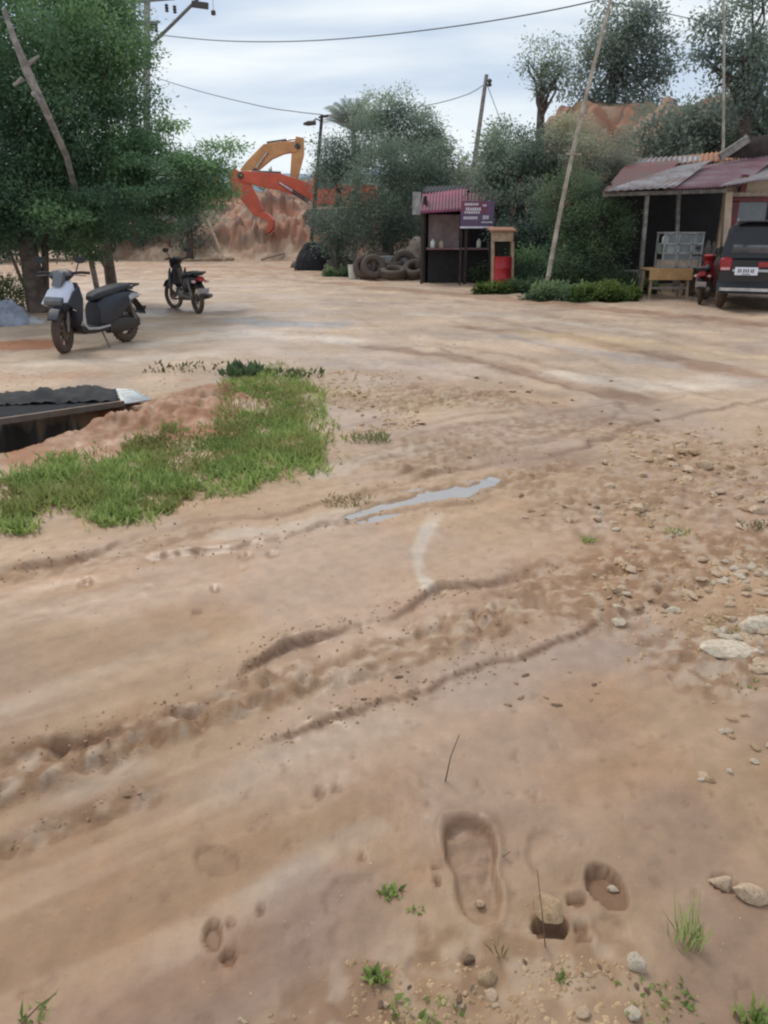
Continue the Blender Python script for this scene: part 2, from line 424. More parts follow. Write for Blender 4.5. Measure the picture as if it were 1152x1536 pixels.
def ground_fields(X, Y):
    z = macro(X, Y)
    tint = np.zeros_like(X)         # dark wet mud in ruts, with shade painted on banks and print walls
    fine = np.clip(1.2 - Y / 30.0, 0, 1)
    wob = (fbm(X * 3.2, Y * 3.2, 55, 4) - 0.5)
    wob2 = (fbm(X * 11, Y * 11, 57, 3) - 0.5)
    wob3 = (fbm(X * 34, Y * 34, 59, 2) - 0.5)
    for i, (pts, h, s, w, tw, ts) in enumerate(EDGES):
        m = inside_box(X, Y, EBOX[i])
        if m is None: continue
        xx = X[m]; yy = Y[m]
        k = min(1.0, w / 0.14)
        d, sd, al, tot = seg_dist(xx, yy, pts)
        sdist = d * sd + wob[m] * 0.19 * k + wob2[m] * 0.028 * k + wob3[m] * 0.006 * k
        end = sstep(0, 0.06 * tot, al) * (1 - sstep(0.94 * tot, tot, al))
        mod = np.interp(al / tot, EW[i][0], EW[i][1]) * (0.45 + 1.0 * vnoise(al * (2.2 / w) * 0.14 * 1.6, al * 0, 90 + i))
        zz = h * np.tanh(sdist / s) * np.exp(-np.abs(sdist) / w) * mod * end
        lip = 0.25 * h * np.exp(-((sdist + 1.1 * w) / (0.7 * w)) ** 2) * mod * end
        z[m] += zz + lip + 0.016 * (wob3[m] * .35 + wob2[m] * 1.6) * np.exp(-(sdist / (0.55 * w)) ** 2) * np.clip(mod, 0, 1.2) * min(1, .14 / w)
        tt = ts * np.exp(-((sdist + 0.35 * tw) / tw) ** 2) * np.clip(mod + .15, 0, 1.25) * end * (0.85 + 0.5 * wob2[m] + 0.8 * wob[m])
        tint[m] = np.maximum(tint[m], tt)
    churn = np.zeros_like(X)
    for (pts, half, amt) in CHURN:
        m = inside_box(X, Y, bbox(pts, half * 2))
        if m is None: continue
        d, sd, al, tot = seg_dist(X[m], Y[m], pts)
        c = amt * (1 - sstep(0.5, 1.25, (d + wob[m] * half * 0.9) / half))
        churn[m] = np.maximum(churn[m], c)
    # clods
    a = fbm(X * 9, Y * 9, 61, 3); b = fbm(X * 24, Y * 24, 67, 2)
    clod = (np.abs(a - 0.5) * 2) ** 0.8
    patch = sstep(0.35, 0.65, fbm(X * 2.2, Y * 2.2, 71, 3))
    cz = (clod * 0.05 + (b - 0.5) * 0.03 - 0.015)
    z += churn * cz * (0.6 + 1.0 * patch) * fine
    tint = np.maximum(tint, churn * sstep(0.62, 0.25, b + 0.0 * a) * 0.45 * patch)
    far_rough = sstep(5.0, 9.0, Y) * (1 - sstep(26, 34, Y))
    z += far_rough * (fbm(X * 2.5, Y * 2.5, 75, 4) - 0.5) * 0.07
    z += (1 - churn) * fine * ((fbm(X * 5, Y * 5, 81, 3) - 0.5) * 0.014 + (fbm(X * 30, Y * 30, 83, 2) - 0.5) * 0.0035)
    # specks, drips and little holes
    sp = fbm(X * 22, Y * 22, 201, 3); spm = sstep(0.74, 0.82, sp) * sstep(.4, .6, fbm(X * 1.7, Y * 1.7, 203, 3)) * (1 - sstep(4, 8, Y))
    z -= 0.004 * spm; tint = np.maximum(tint, spm * 0.35)
    al_ = R(33); V_ = -X * math.sin(al_) + Y * math.cos(al_); U_ = X * math.cos(al_) + Y * math.sin(al_)
    z += (fbm(U_ * 1.3, V_ * 11, 207, 3) - .5) * .016 * (1 - sstep(4, 7, Y)) * (.4 + churn)
    # footprints
    for (u, v, aw, bl, rot, dep, tn, kind) in PRINTS:
        c = gp(u, v); e1 = gp(u + aw, v); e2 = gp(u, v + bl); e3 = gp(u, v - bl)
        ra = abs(e1.x - c.x); rb = abs(e2.y - e3.y) / 2
        q = 2.2 * max(ra, rb)
        m = inside_box(X, Y, (c.x - q, c.x + q, c.y - q, c.y + q))
        if m is None: continue
        dx = X[m] - c.x; dy = Y[m] - (e2.y + e3.y) / 2
        ca, sa = math.cos(rot), math.sin(rot)
        p = (dx * ca + dy * sa) / ra; q = (-dx * sa + dy * ca) / rb
        if kind == 'boot':
            p = p / (0.88 + 0.22 * np.clip(q, -1, 1) - 0.18 * np.exp(-((q + 0.1) / 0.25) ** 2))
            r = (np.abs(p) ** 2.6 + np.abs(q) ** 2.6) ** (1 / 2.6)
        else:
            r = np.sqrt(p * p + q * q)
        kk = .22 if kind == 'boot' else .45
        r = r + wob2[m] * 0.8 * kk + wob[m] * 0.4 * kk + wob3[m] * 0.35 * kk
        inside = 1 - sstep(0.86, 1.04, r)
        dep = dep * 0.72
        dz = -dep * inside + (0.30 if kind == 'boot' else (0.10 if dep > .02 else 0.0)) * dep * np.exp(-((r - 1.16) / 0.13) ** 2)
        if kind in ('boot', 'faint'):
            dz += inside * dep * (0.8 * (fbm(xw := X[m] * 26, Y[m] * 26, 95, 3) - 0.4))
        else:
            dz *= (0.75 + 0.25 * np.clip(q, -1, 1))
        if kind == 'boot':
            dz += inside * .0035 * np.tanh(3 * np.sin(q * 21 + 2.5 * np.abs(p))) * (np.abs(p) < .7)
            dz += 0.5 * dep * (wob2[m] + wob3[m]) * np.exp(-((r - 1.1) / 0.16) ** 2)
        z[m] += dz
        wall = np.exp(-((r - 0.95) / 0.09) ** 2) * np.clip(q * 0.8 + 0.35, 0, 1)  # painted shade: far wall of each print darker
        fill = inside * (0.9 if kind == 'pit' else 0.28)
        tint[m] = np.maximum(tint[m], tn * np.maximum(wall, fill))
    # drain pit at the left with a bank of red soil behind it
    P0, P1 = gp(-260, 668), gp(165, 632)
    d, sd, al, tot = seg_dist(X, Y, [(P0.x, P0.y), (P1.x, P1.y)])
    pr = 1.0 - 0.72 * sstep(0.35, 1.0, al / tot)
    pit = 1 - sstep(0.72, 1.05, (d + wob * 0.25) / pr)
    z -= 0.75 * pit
    P0, P1 = gp(210, 640), gp(350, 600)
    d, sd, al, tot = seg_dist(X, Y, [(P0.x, P0.y), (P1.x, P1.y)])
    berm = np.exp(-(d / 0.55) ** 2)
    z += berm * (0.11 + 0.20 * (fbm(X * 6, Y * 6, 101, 4) - 0.5))
    # puddle hollow
    d, sd, al, tot = seg_dist(X, Y, PUDDLE)
    pud = 1 - sstep(0.4, 1.4, d / np.maximum(0.02, 0.05 + 0.055 * np.sin(np.pi * al / tot) + wob * 0.16 + wob2 * .06))
    z = z * (1 - 0.8 * pud) - 0.022 * pud
    return z, tint, churn, pit, berm, pud, wob, patch

PUDDLE = smooth_line([(520, 775), (580, 757), (640, 744), (700, 733), (750, 716)])

# soft strokes of soil colour and painted tree shade: photo points, half width m, colour, strength
TAN = (0.420, 0.272, 0.162); PINK = (0.425, 0.282, 0.192); ORANGE = (0.385, 0.205, 0.10); DARK = (0.165, 0.078, 0.036)
RED = (0.31, 0.12, 0.048); PALE = (0.60, 0.52, 0.43); GREY = (0.30, 0.275, 0.27); MAUVE = (0.315, 0.208, 0.155); YEL = (0.50, 0.35, 0.18)
STROKES = [
    ([(560, 432), (760, 448), (950, 468), (1160, 490)], 0.5, (.30, .175, .105), 1.00),
    ([(430, 420), (620, 436), (800, 455)], 0.3, (.33, .2, .13), 0.90),
    ([(700, 490), (850, 505), (1000, 535), (1160, 570)], 0.25, (.30, .175, .105), 0.95),
    ([(560, 520), (700, 540), (850, 575), (960, 600)], 0.22, (.28, .165, .10), 1.00),
    ([(620, 470), (780, 475), (960, 500)], 0.3, PALE, 0.4),
    ([(200, 520), (350, 500), (520, 510)], 0.35, PALE, 0.45),
    ([(60, 545), (200, 540), (330, 530)], 0.3, PALE, 0.4),
    ([(195, 462), (270, 466), (335, 466)], 0.8, (.20, .135, .105), 0.75),  # tree shade and wet soil painted into the ground
    ([(640, 660), (760, 690), (860, 680)], 0.25, (.25, .15, .09), 0.5),
    ([(740, 600), (860, 620), (960, 640)], 0.25, (.25, .15, .09), 0.45),
    ([(960, 700), (1060, 720), (1160, 740)], 0.6, (.33, .2, .11), 0.5),
    ([(760, 900), (880, 880), (1000, 840), (1160, 810)], 0.16, (.27, .145, .07), 0.75),
    ([(430, 1040), (600, 985), (760, 930)], 0.12, (.33, .205, .11), 0.55),
    ([(-40, 1200), (120, 1140), (240, 1095)], 0.10, (.27, .155, .08), 0.7),
    ([(60, 1240), (140, 1200), (230, 1175)], 0.07, (.28, .16, .09), 0.55),
    ([(700, 1040), (850, 990), (960, 960)], 0.2, GREY, 0.25),
    ([(645, 785), (626, 835), (642, 888)], 0.036, PALE, 0.62), ([(655, 770), (640, 800)], 0.05, PALE, 0.35),
    ([(890, 740), (900, 790)], 0.04, PALE, 0.5),
    ([(370, 482), (430, 485), (500, 487)], 0.45, GREY, 0.75),
    ([(270, 494), (320, 494)], 0.12, GREY, 0.6),
    ([(-60, 522), (55, 516)], 0.5, RED, 1.4),
    ([(190, 655), (290, 620), (360, 590)], 0.7, RED, 1.4),
    ([(-60, 570), (60, 566), (140, 562)], 0.3, RED, 0.35),
    ([(40, 690), (120, 650), (180, 620)], 0.30, RED, 0.9),
    ([(500, 590), (580, 595), (640, 605)], 0.4, YEL, 0.6),
    ([(800, 500), (950, 515), (1160, 545)], 0.45, YEL, 0.5),
    ([(760, 505), (900, 530), (1000, 545)], 0.25, GREY, 0.35),
    ([(860, 560), (980, 580), (1100, 570)], 0.35, PALE, 0.45),
    ([(480, 710), (560, 690), (640, 670)], 0.12, PALE, 0.45),
    ([(330, 805), (430, 790), (520, 770)], 0.10, PALE, 0.35),
    ([(860, 880), (960, 855), (1080, 850)], 0.28, ORANGE, 0.6),
    ([(900, 830), (1060, 820), (1160, 790)], 0.3, RED, 0.25),
    ([(0, 870), (120, 870), (230, 835)], 0.12, ORANGE, 0.55),
    ([(180, 1560), (300, 1490), (400, 1420), (460, 1340)], 0.13, MAUVE, 0.75),
    ([(480, 1560), (520, 1440), (540, 1340)], 0.12, MAUVE, 0.5),
    ([(1000, 1240), (1060, 1400), (1100, 1540)], 0.16, MAUVE, 0.5),
    ([(700, 1230), (800, 1260), (900, 1300)], 0.18, MAUVE, 0.35),
    ([(560, 1240), (430, 1310), (250, 1420)], 0.05, PALE, 0.22),
    ([(300, 950), (160, 1000), (20, 1060)], 0.05, PALE, 0.25),
    ([(100, 1180), (200, 1145)], 0.08, PALE, 0.35),
    ([(560, 1000), (480, 1030)], 0.10, PALE, 0.25),
    ([(600, 1075), (440, 1130), (330, 1190)], 0.10, PALE, 0.18),
    ([(0, 1400), (150, 1330), (330, 1260)], 0.18, ORANGE, 0.3),
    ([(0, 1520), (140, 1480), (300, 1400)], 0.15, ORANGE, 0.35),
    ([(760, 860), (820, 800), (860, 760)], 0.25, PINK, 0.5),
    ([(500, 900), (430, 950), (360, 1000)], 0.25, PINK, 0.4),
    ([(0, 960), (120, 1000), (260, 990)], 0.35, (.32, .205, .125), 0.55),
    ([(690, 640), (760, 650), (850, 620)], 0.2, MAUVE, 0.5),
    ([(560, 560), (700, 580), (820, 600)], 0.35, ORANGE, 0.3),
    ([(200, 460), (300, 462)], 0.8, MAUVE, 0.5),  # base layer of the painted tree shade, with damp soil
    ([(500, 424), (560, 426)], 0.5, RED, 0.5),
    ([(260, 400), (430, 402)], 1.2, RED, 0.35),
]
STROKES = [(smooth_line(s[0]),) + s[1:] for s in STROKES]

def ground_color(X, Y, z, tint, churn, pit, berm, pud, wob, patch):
    def mix(c, d, f): return c + (np.array(d)[None, :] - c) * f[:, None]
    n1 = fbm(X * 0.9, Y * 0.9, 131, 4); n2 = fbm(X * 3.7, Y * 3.7, 137, 4); n3 = fbm(X * 20, Y * 20, 139, 3)
    a = R(33)
    U = X * math.cos(a) + Y * math.sin(a); V = -X * math.sin(a) + Y * math.cos(a)
    st = fbm(U * 0.7, V * 8, 141, 4)
    st2 = fbm(X * 0.25 + 0.05 * Y, Y * 3.2 - X * 0.25, 147, 4)
    fy = sstep(4.5, 8, Y)
    st = st * (1 - fy) + st2 * fy
    c = np.tile(np.array(TAN)[None, :], (X.size, 1))
    c = mix(c, PINK, sstep(0.4, 0.62, n1) * 0.8)
    c = mix(c, ORANGE, sstep(0.55, 0.75, n2) * 0.35)
    c = mix(c, MAUVE, sstep(0.55, 0.75, fbm(X * 1.3, Y * 1.3, 151, 4)) * 0.45)
    c = mix(c, PALE, fy * 0.20 + 0 * X)
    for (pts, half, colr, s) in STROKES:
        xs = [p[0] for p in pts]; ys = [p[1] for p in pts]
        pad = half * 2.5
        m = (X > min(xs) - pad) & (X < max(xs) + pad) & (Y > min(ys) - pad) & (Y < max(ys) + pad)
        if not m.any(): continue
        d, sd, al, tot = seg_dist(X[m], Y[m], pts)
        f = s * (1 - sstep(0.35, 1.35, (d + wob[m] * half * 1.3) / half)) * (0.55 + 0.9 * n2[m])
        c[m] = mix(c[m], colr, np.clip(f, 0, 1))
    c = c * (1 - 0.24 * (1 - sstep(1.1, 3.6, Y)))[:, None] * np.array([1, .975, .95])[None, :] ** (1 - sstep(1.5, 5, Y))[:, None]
    c = c * (0.86 - .05 * fy + (0.30 + .10 * fy) * st)[:, None] * (0.84 + 0.32 * n3)[:, None] * (1 + fy * .5 * (fbm(X * 1.6, Y * 1.1, 161, 4) - .5))[:, None]
    cl = sstep(0.45, 0.7, n3) * churn
    c = mix(c, (.31, .175, .09), np.clip(churn * 0.65, 0, .7)); c = mix(c, PALE, np.clip(cl * 0.38, 0, .5)); c = mix(c, (.20, .115, .065), np.clip(churn * sstep(.52, .30, n3) * .55, 0, .7))
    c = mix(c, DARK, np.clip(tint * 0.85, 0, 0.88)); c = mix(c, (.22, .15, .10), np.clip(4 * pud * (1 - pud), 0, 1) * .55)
    c = mix(c, (0.022, 0.014, 0.011), sstep(.0, .14, pit) * 0.96)  # pit painted near black: shade of the hole put into the colour
    # bare red earth on the mounds
    h = sstep(0.35, 1.2, z) * sstep(30, 33, Y)
    red = np.tile(np.array((0.36, 0.165, 0.095))[None, :], (X.size, 1)) * (0.62 + 0.75 * fbm(X * 1.1, Y * 1.1, 171, 5))[:, None]
    red = mix(red, (0.42, 0.29, 0.2), sstep(0.5, 0.72, fbm(X * 0.5, Y * 0.8, 177, 4)) * 0.75)
    red = mix(red, (.13, .085, .065), sstep(.50, .68, fbm(X * 2.6, Y * 2.0, 215, 4)) * .75)
    hill = sstep(3, 6, X) * h
    c = c * (1 - h)[:, None] + red * h[:, None]
    c = mix(c, (0.10, 0.13, 0.06), sstep(0.5, 0.66, fbm(X * 0.9, Y * 0.9, 181, 5)) * hill * 0.5)
    far = sstep(64, 75, Y)
    c = mix(c, (0.08, 0.11, 0.055), far)
    lf = sstep(24, 30, Y) * (1 - h) * (1 - far)
    c = mix(c, RED, lf * sstep(0.45, 0.6, n2) * 0.5)
    wet = np.clip(0.30 + 0.8 * sstep(0.48, 0.68, n1) * (1 - churn) + 0.7 * pud + 0.35 * sstep(0.5, 0.62, st) - 0.45 * churn - h, 0, 1) * (1 - sstep(18, 32, Y))
    return np.clip(c, 0.01, 0.9), wet

def gz(x, y):
    return float(ground_fields(np.array([float(x)]), np.array([float(y)]))[0][0])

def on_ground(u, v):
    p = gp(u, v)
    for _ in range(2):
        p = gp(u, v, gz(p.x, p.y))
    return p

def make_ground():
    t = np.concatenate([0.75 * (71.2 / 0.75) ** (np.arange(860) / 859.0), 71.2 * (1400 / 71.2) ** (np.arange(1, 41) / 40.0)])
    Yr = t - 1.2
    nc = 860
    k = np.linspace(-1, 1, nc)
    W = 2.1 + 0.78 * np.maximum(Yr, 0)
    X = (W[:, None] * k[None, :]).ravel(); Y = np.repeat(Yr, nc)
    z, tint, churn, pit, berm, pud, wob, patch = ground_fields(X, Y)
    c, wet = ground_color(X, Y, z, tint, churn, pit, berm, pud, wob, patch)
    nr = len(Yr)
    me = bpy.data.meshes.new('ground')
    me.vertices.add(X.size)
    me.vertices.foreach_set('co', np.stack([X, Y, z], 1).astype(np.float32).ravel())
    i = (np.arange(nr - 1)[:, None] * nc + np.arange(nc - 1)[None, :]).ravel()
    q = np.stack([i, i + 1, i + nc + 1, i + nc], 1).astype(np.int32)
    me.loops.add(q.size); me.polygons.add(len(q))
    me.loops.foreach_set('vertex_index', q.ravel())
    me.polygons.foreach_set('loop_start', np.arange(0, q.size, 4, dtype=np.int32))
    me.polygons.foreach_set('loop_total', np.full(len(q), 4, np.int32))
    me.update(); me.validate()
    ca = me.attributes.new('Col', 'FLOAT_COLOR', 'POINT')
    ca.data.foreach_set('color', np.concatenate([c, np.ones((X.size, 1))], 1).astype(np.float32).ravel())
    wa = me.attributes.new('wet', 'FLOAT', 'POINT'); wa.data.foreach_set('value', wet.astype(np.float32))
    me.shade_smooth()
    m, nt, b = new_mat('wet_mud'); N = nt.nodes; L = nt.links
    at = N.new('ShaderNodeAttribute'); at.attribute_name = 'Col'
    wt = N.new('ShaderNodeAttribute'); wt.attribute_name = 'wet'
    tc = N.new('ShaderNodeTexCoord')
    no = N.new('ShaderNodeTexNoise'); no.inputs['Scale'].default_value = 55; no.inputs['Detail'].default_value = 6; no.inputs['Roughness'].default_value = 0.7
    L.new(tc.outputs['Object'], no.inputs['Vector'])
    mr = N.new('ShaderNodeMapRange'); mr.inputs['To Min'].default_value = 0.85; mr.inputs['To Max'].default_value = 1.15
    L.new(no.outputs['Fac'], mr.inputs['Value'])
    vm = N.new('ShaderNodeVectorMath'); vm.operation = 'SCALE'
    L.new(at.outputs['Color'], vm.inputs[0]); L.new(mr.outputs['Result'], vm.inputs['Scale'])
    L.new(vm.outputs['Vector'], b.inputs['Base Color'])
    r = N.new('ShaderNodeMapRange'); r.inputs['To Min'].default_value = 0.78; r.inputs['To Max'].default_value = 0.40
    L.new(wt.outputs['Fac'], r.inputs['Value']); L.new(r.outputs['Result'], b.inputs['Roughness'])
    b.inputs['Specular IOR Level'].default_value = 0.45
    n2 = N.new('ShaderNodeTexNoise'); n2.inputs['Scale'].default_value = 38; n2.inputs['Detail'].default_value = 8; n2.inputs['Roughness'].default_value = 0.62
    L.new(tc.outputs['Object'], n2.inputs['Vector'])
    bp = N.new('ShaderNodeBump'); bp.inputs['Strength'].default_value = 0.35; bp.inputs['Distance'].default_value = 0.012
    L.new(n2.outputs['Fac'], bp.inputs['Height']); L.new(bp.outputs['Normal'], b.inputs['Normal'])
    bs = N.new('ShaderNodeMapRange'); bs.inputs['To Min'].default_value = 0.5; bs.inputs['To Max'].default_value = 0.12
    L.new(wt.outputs['Fac'], bs.inputs['Value']); L.new(bs.outputs['Result'], bp.inputs['Strength'])
    me.materials.append(m)
    o = bpy.data.objects.new('ground', me); col.objects.link(o)
    tag(o, kind='structure')
    return o
make_ground()

# ------------------------------------------------------------------ puddle water
def water_mat(name, c, rough):
    m, nt, b = new_mat(name); N = nt.nodes; L = nt.links
    b.inputs['Base Color'].default_value = (*c, 1); b.inputs['Roughness'].default_value = rough
    b.inputs['Specular IOR Level'].default_value = 0.6
    tc = N.new('ShaderNodeTexCoord'); no = N.new('ShaderNodeTexNoise'); no.inputs['Scale'].default_value = 9
    L.new(tc.outputs['Object'], no.inputs['Vector'])
    cr = N.new('ShaderNodeValToRGB'); cr.color_ramp.elements[0].color = (*[x * 0.85 for x in c], 1); cr.color_ramp.elements[1].color = (*c, 1)
    L.new(no.outputs['Fac'], cr.inputs['Fac']); L.new(cr.outputs['Color'], b.inputs['Base Color'])
    bp = N.new('ShaderNodeBump'); bp.inputs['Strength'].default_value = 0.05; L.new(no.outputs['Fac'], bp.inputs['Height']); L.new(bp.outputs['Normal'], b.inputs['Normal'])
    return m
def puddle():
    n = len(PUDDLE); vs = []; fs = []
    rows = []
    for i, p in enumerate(PUDDLE):
        q = Vector(PUDDLE[min(i + 1, n - 1)]) - Vector(PUDDLE[max(i - 1, 0)])
        nx, ny = -q.y / q.length, q.x / q.length
        xs = np.array([p[0] + nx * t for t in (-0.2, 0, 0.2)]); ys = np.array([p[1] + ny * t for t in (-0.2, 0, 0.2)])
        zz = ground_fields(xs, ys)[0]
        rows.append((xs, ys, min(zz[0], zz[2]) - 0.004, zz[1] + 0.016))
    lv = np.array([min(r[2], r[3]) for r in rows])
    lv = np.convolve(np.pad(lv, 3, mode='edge'), np.ones(7) / 7, 'valid')
    for r, l in zip(rows, lv):
        for k in range(3): vs.append((r[0][k], r[1][k], l))
    for i in range(n - 1):
        for k in range(2): fs.append((i * 3 + k, i * 3 + k + 1, i * 3 + k + 4, i * 3 + k + 3))
    o = MB().add(vs, fs).build('puddle_water', water_mat('muddy_water', (0.40, 0.36, 0.33), 0.03))
    tag(o, kind='structure')
puddle()

# ------------------------------------------------------------------ camera, sky, sun
cam = bpy.data.cameras.new('camera'); co = bpy.data.objects.new('camera', cam); col.objects.link(co)
co.location = (0, 0, CAMZ); co.rotation_euler = (R(90) - PITCH, 0, 0)
cam.sensor_fit = 'VERTICAL'; cam.sensor_height = 24.0; cam.lens = 24.0 * F / 1536.0
cam.clip_start = 0.05; cam.clip_end = 3000
sc.camera = co

SUN_EL, SUN_AZ = 52, -28     # degrees, azimuth from straight ahead (negative = left)
w = bpy.data.worlds.new('World'); sc.world = w; w.use_nodes = True
N = w.node_tree.nodes; L = w.node_tree.links
bg = N['Background']; bg.inputs['Strength'].default_value = 0.10
sky = N.new('ShaderNodeTexSky'); sky.sky_type = 'NISHITA'; sky.sun_disc = False
sky.sun_elevation = R(SUN_EL); sky.sun_rotation = R(SUN_AZ)
sky.dust_density = 3.0; sky.air_density = 1.0
tc = N.new('ShaderNodeTexCoord')
sep = N.new('ShaderNodeSeparateXYZ'); L.new(tc.outputs['Generated'], sep.inputs['Vector'])
# cloud layer: project the view direction on a flat layer overhead
zz = N.new('ShaderNodeMath'); zz.operation = 'ADD'; zz.inputs[1].default_value = 0.16; L.new(sep.outputs['Z'], zz.inputs[0])
zm = N.new('ShaderNodeMath'); zm.operation = 'MAXIMUM'; zm.inputs[1].default_value = 0.06; L.new(zz.outputs[0], zm.inputs[0])
dx = N.new('ShaderNodeMath'); dx.operation = 'DIVIDE'; L.new(sep.outputs['X'], dx.inputs[0]); L.new(zm.outputs[0], dx.inputs[1])
dy = N.new('ShaderNodeMath'); dy.operation = 'DIVIDE'; L.new(sep.outputs['Y'], dy.inputs[0]); L.new(zm.outputs[0], dy.inputs[1])
cb = N.new('ShaderNodeCombineXYZ'); L.new(dx.outputs[0], cb.inputs['X']); L.new(dy.outputs[0], cb.inputs['Y'])
mp = N.new('ShaderNodeMapping'); mp.inputs['Scale'].default_value = (0.55, 1.0, 1.0); mp.inputs['Rotation'].default_value = (0, 0, R(8)); mp.inputs['Location'].default_value = (3.1, 1.7, 0)
L.new(cb.outputs['Vector'], mp.inputs['Vector'])
no = N.new('ShaderNodeTexNoise'); no.inputs['Scale'].default_value = 1.35; no.inputs['Detail'].default_value = 8; no.inputs['Roughness'].default_value = 0.5; no.inputs['Distortion'].default_value = 0.25
L.new(mp.outputs['Vector'], no.inputs['Vector'])
cr = N.new('ShaderNodeValToRGB')
cr.color_ramp.elements[0].position = 0.40; cr.color_ramp.elements[0].color = (5.7, 6.9, 8.6, 1)
cr.color_ramp.elements[1].position = 0.61; cr.color_ramp.elements[1].color = (9.6, 10.2, 10.5, 1)
L.new(no.outputs['Fac'], cr.inputs['Fac'])
mx = N.new('ShaderNodeMix'); mx.data_type = 'RGBA'; mx.inputs['Factor'].default_value = 0.9
L.new(sky.outputs['Color'], mx.inputs[6]); L.new(cr.outputs['Color'], mx.inputs[7])
hz = N.new('ShaderNodeMapRange'); hz.interpolation_type = 'SMOOTHSTEP'; hz.inputs['From Min'].default_value = 0.0; hz.inputs['From Max'].default_value = 0.22
hz.inputs['To Min'].default_value = 0.75; hz.inputs['To Max'].default_value = 0.0
L.new(sep.outputs['Z'], hz.inputs['Value'])
mh = N.new('ShaderNodeMix'); mh.data_type = 'RGBA'; mh.inputs[7].default_value = (9.0, 9.8, 10.3, 1)
L.new(hz.outputs['Result'], mh.inputs['Factor']); L.new(mx.outputs[2], mh.inputs[6])
L.new(mh.outputs[2], bg.inputs['Color'])

sun = bpy.data.lights.new('sun', 'SUN'); so = bpy.data.objects.new('sun', sun); col.objects.link(so)
sun.energy = 1.75; sun.angle = R(20); sun.color = (1.0, 0.93, 0.82)
az, el = R(SUN_AZ), R(SUN_EL)
dirn = Vector((math.sin(az) * math.cos(el), math.cos(az) * math.cos(el), math.sin(el)))
so.rotation_euler = (-dirn).to_track_quat('-Z', 'Y').to_euler()

sc.view_settings.view_transform = 'Standard'; sc.view_settings.look = 'None'; sc.view_settings.exposure = 0
sc.render.engine = 'CYCLES'
sc.cycles.use_denoising = True
sc.cycles.max_bounces = 6
sc.cycles.filter_width = 2.2
sc.cycles.transparent_max_bounces = 6

# ================================================================== shared materials
M = {}
M['rubber'] = pm('tyre_rubber', (0.030, 0.028, 0.027), rough=0.8, scale=20, bump=0.3, dirt=0.28, dirt_h=0.4)
M['rubber_plain'] = pm('old_rubber', (0.055, 0.055, 0.06), (0.03, 0.03, 0.032), rough=0.75, scale=9, bump=0.3, dirt=0.4, dirt_h=0.5)
M['alloy'] = pm('wheel_alloy', (0.16, 0.15, 0.15), rough=0.45, metal=0.6, scale=14, dirt=0.5, dirt_h=0.5)
M['black_plastic'] = pm('black_plastic', (0.016, 0.018, 0.022), (0.009, 0.010, 0.013), rough=0.55, scale=9, dirt=0.18, dirt_h=0.5)
M['navy_paint'] = pm('matte_navy_paint', (0.014, 0.021, 0.036), (0.008, 0.012, 0.022), rough=0.45, scale=5, bump=0.02, dirt=0.10, dirt_h=0.7)
M['white_paint'] = pm('bluish_white_paint', (0.66, 0.68, 0.78), (0.58, 0.6, 0.7), rough=0.32, scale=5, bump=0.02, dirt=0.08, dirt_h=0.9)
M['silver_paint'] = pm('silver_paint', (0.52, 0.53, 0.56), (0.4, 0.41, 0.43), rough=0.35, metal=0.4, scale=7, bump=0.03, dirt=0.2)
M['seat_vinyl'] = pm('seat_vinyl', (0.028, 0.034, 0.038), (0.016, 0.019, 0.022), rough=0.6, scale=15, bump=0.15)
M['lamp_glass'] = pm('lamp_glass', (0.75, 0.78, 0.8), (0.6, 0.62, 0.66), rough=0.12, scale=5, bump=0.02)
M['red_lamp'] = pm('red_lamp_lens', (0.42, 0.02, 0.025), (0.25, 0.012, 0.015), rough=0.15, scale=20, bump=0.05)
M['pink_lamp'] = pm('pale_lamp_lens', (0.75, 0.42, 0.42), (0.62, 0.32, 0.32), rough=0.15, scale=20, bump=0.05)
M['amber_lamp'] = pm('amber_lamp_lens', (0.6, 0.22, 0.03), rough=0.2, scale=20, bump=0.05)
M['steel'] = pm('dull_steel', (0.22, 0.21, 0.21), rough=0.5, metal=0.7, scale=12, dirt=0.4)
M['chrome'] = pm('worn_chrome', (0.6, 0.6, 0.62), (0.4, 0.4, 0.42), rough=0.25, metal=0.9, scale=8, bump=0.03)
M['mirror'] = pm('mirror_glass', (0.7, 0.72, 0.75), (0.6, 0.62, 0.65), rough=0.05, metal=1.0, scale=3, bump=0)
M['red_paint'] = pm('red_paint', (0.42, 0.025, 0.03), (0.28, 0.018, 0.022), rough=0.35, scale=5, bump=0.03, dirt=0.3)
M['dark_paint'] = pm('black_car_paint', (0.011, 0.012, 0.016), (0.006, 0.007, 0.01), rough=0.2, scale=3, bump=0.01, dirt=0.12, dirt_h=1.0)
M['car_glass'] = pm('tinted_glass', (0.14, 0.13, 0.155), (0.07, 0.08, 0.09), rough=0.06, scale=2, bump=0.0, spec=0.9)
M['plate'] = pm('number_plate_white', (0.82, 0.84, 0.9), (0.74, 0.76, 0.82), rough=0.4, scale=9, bump=0.02)
M['plate_ink'] = pm('number_plate_ink', (0.10, 0.10, 0.12), rough=0.5)
M['bamboo'] = pm('weathered_bamboo', (0.50, 0.44, 0.36), (0.30, 0.25, 0.20), rough=0.65, scale=4, bump=0.2)
M['grey_wood'] = pm('grey_weathered_wood', (0.34, 0.30, 0.27), (0.17, 0.15, 0.13), rough=0.8, scale=7, bump=0.4)
M['tan_wood'] = pm('tan_timber', (0.48, 0.36, 0.24), (0.32, 0.22, 0.14), rough=0.7, scale=6, bump=0.3)
M['dark_wood'] = pm('dark_timber', (0.075, 0.05, 0.04), (0.035, 0.025, 0.02), rough=0.8, scale=5, bump=0.3)
M['concrete'] = pm('stained_concrete', (0.42, 0.41, 0.40), (0.25, 0.24, 0.235), rough=0.85, scale=5, bump=0.3)
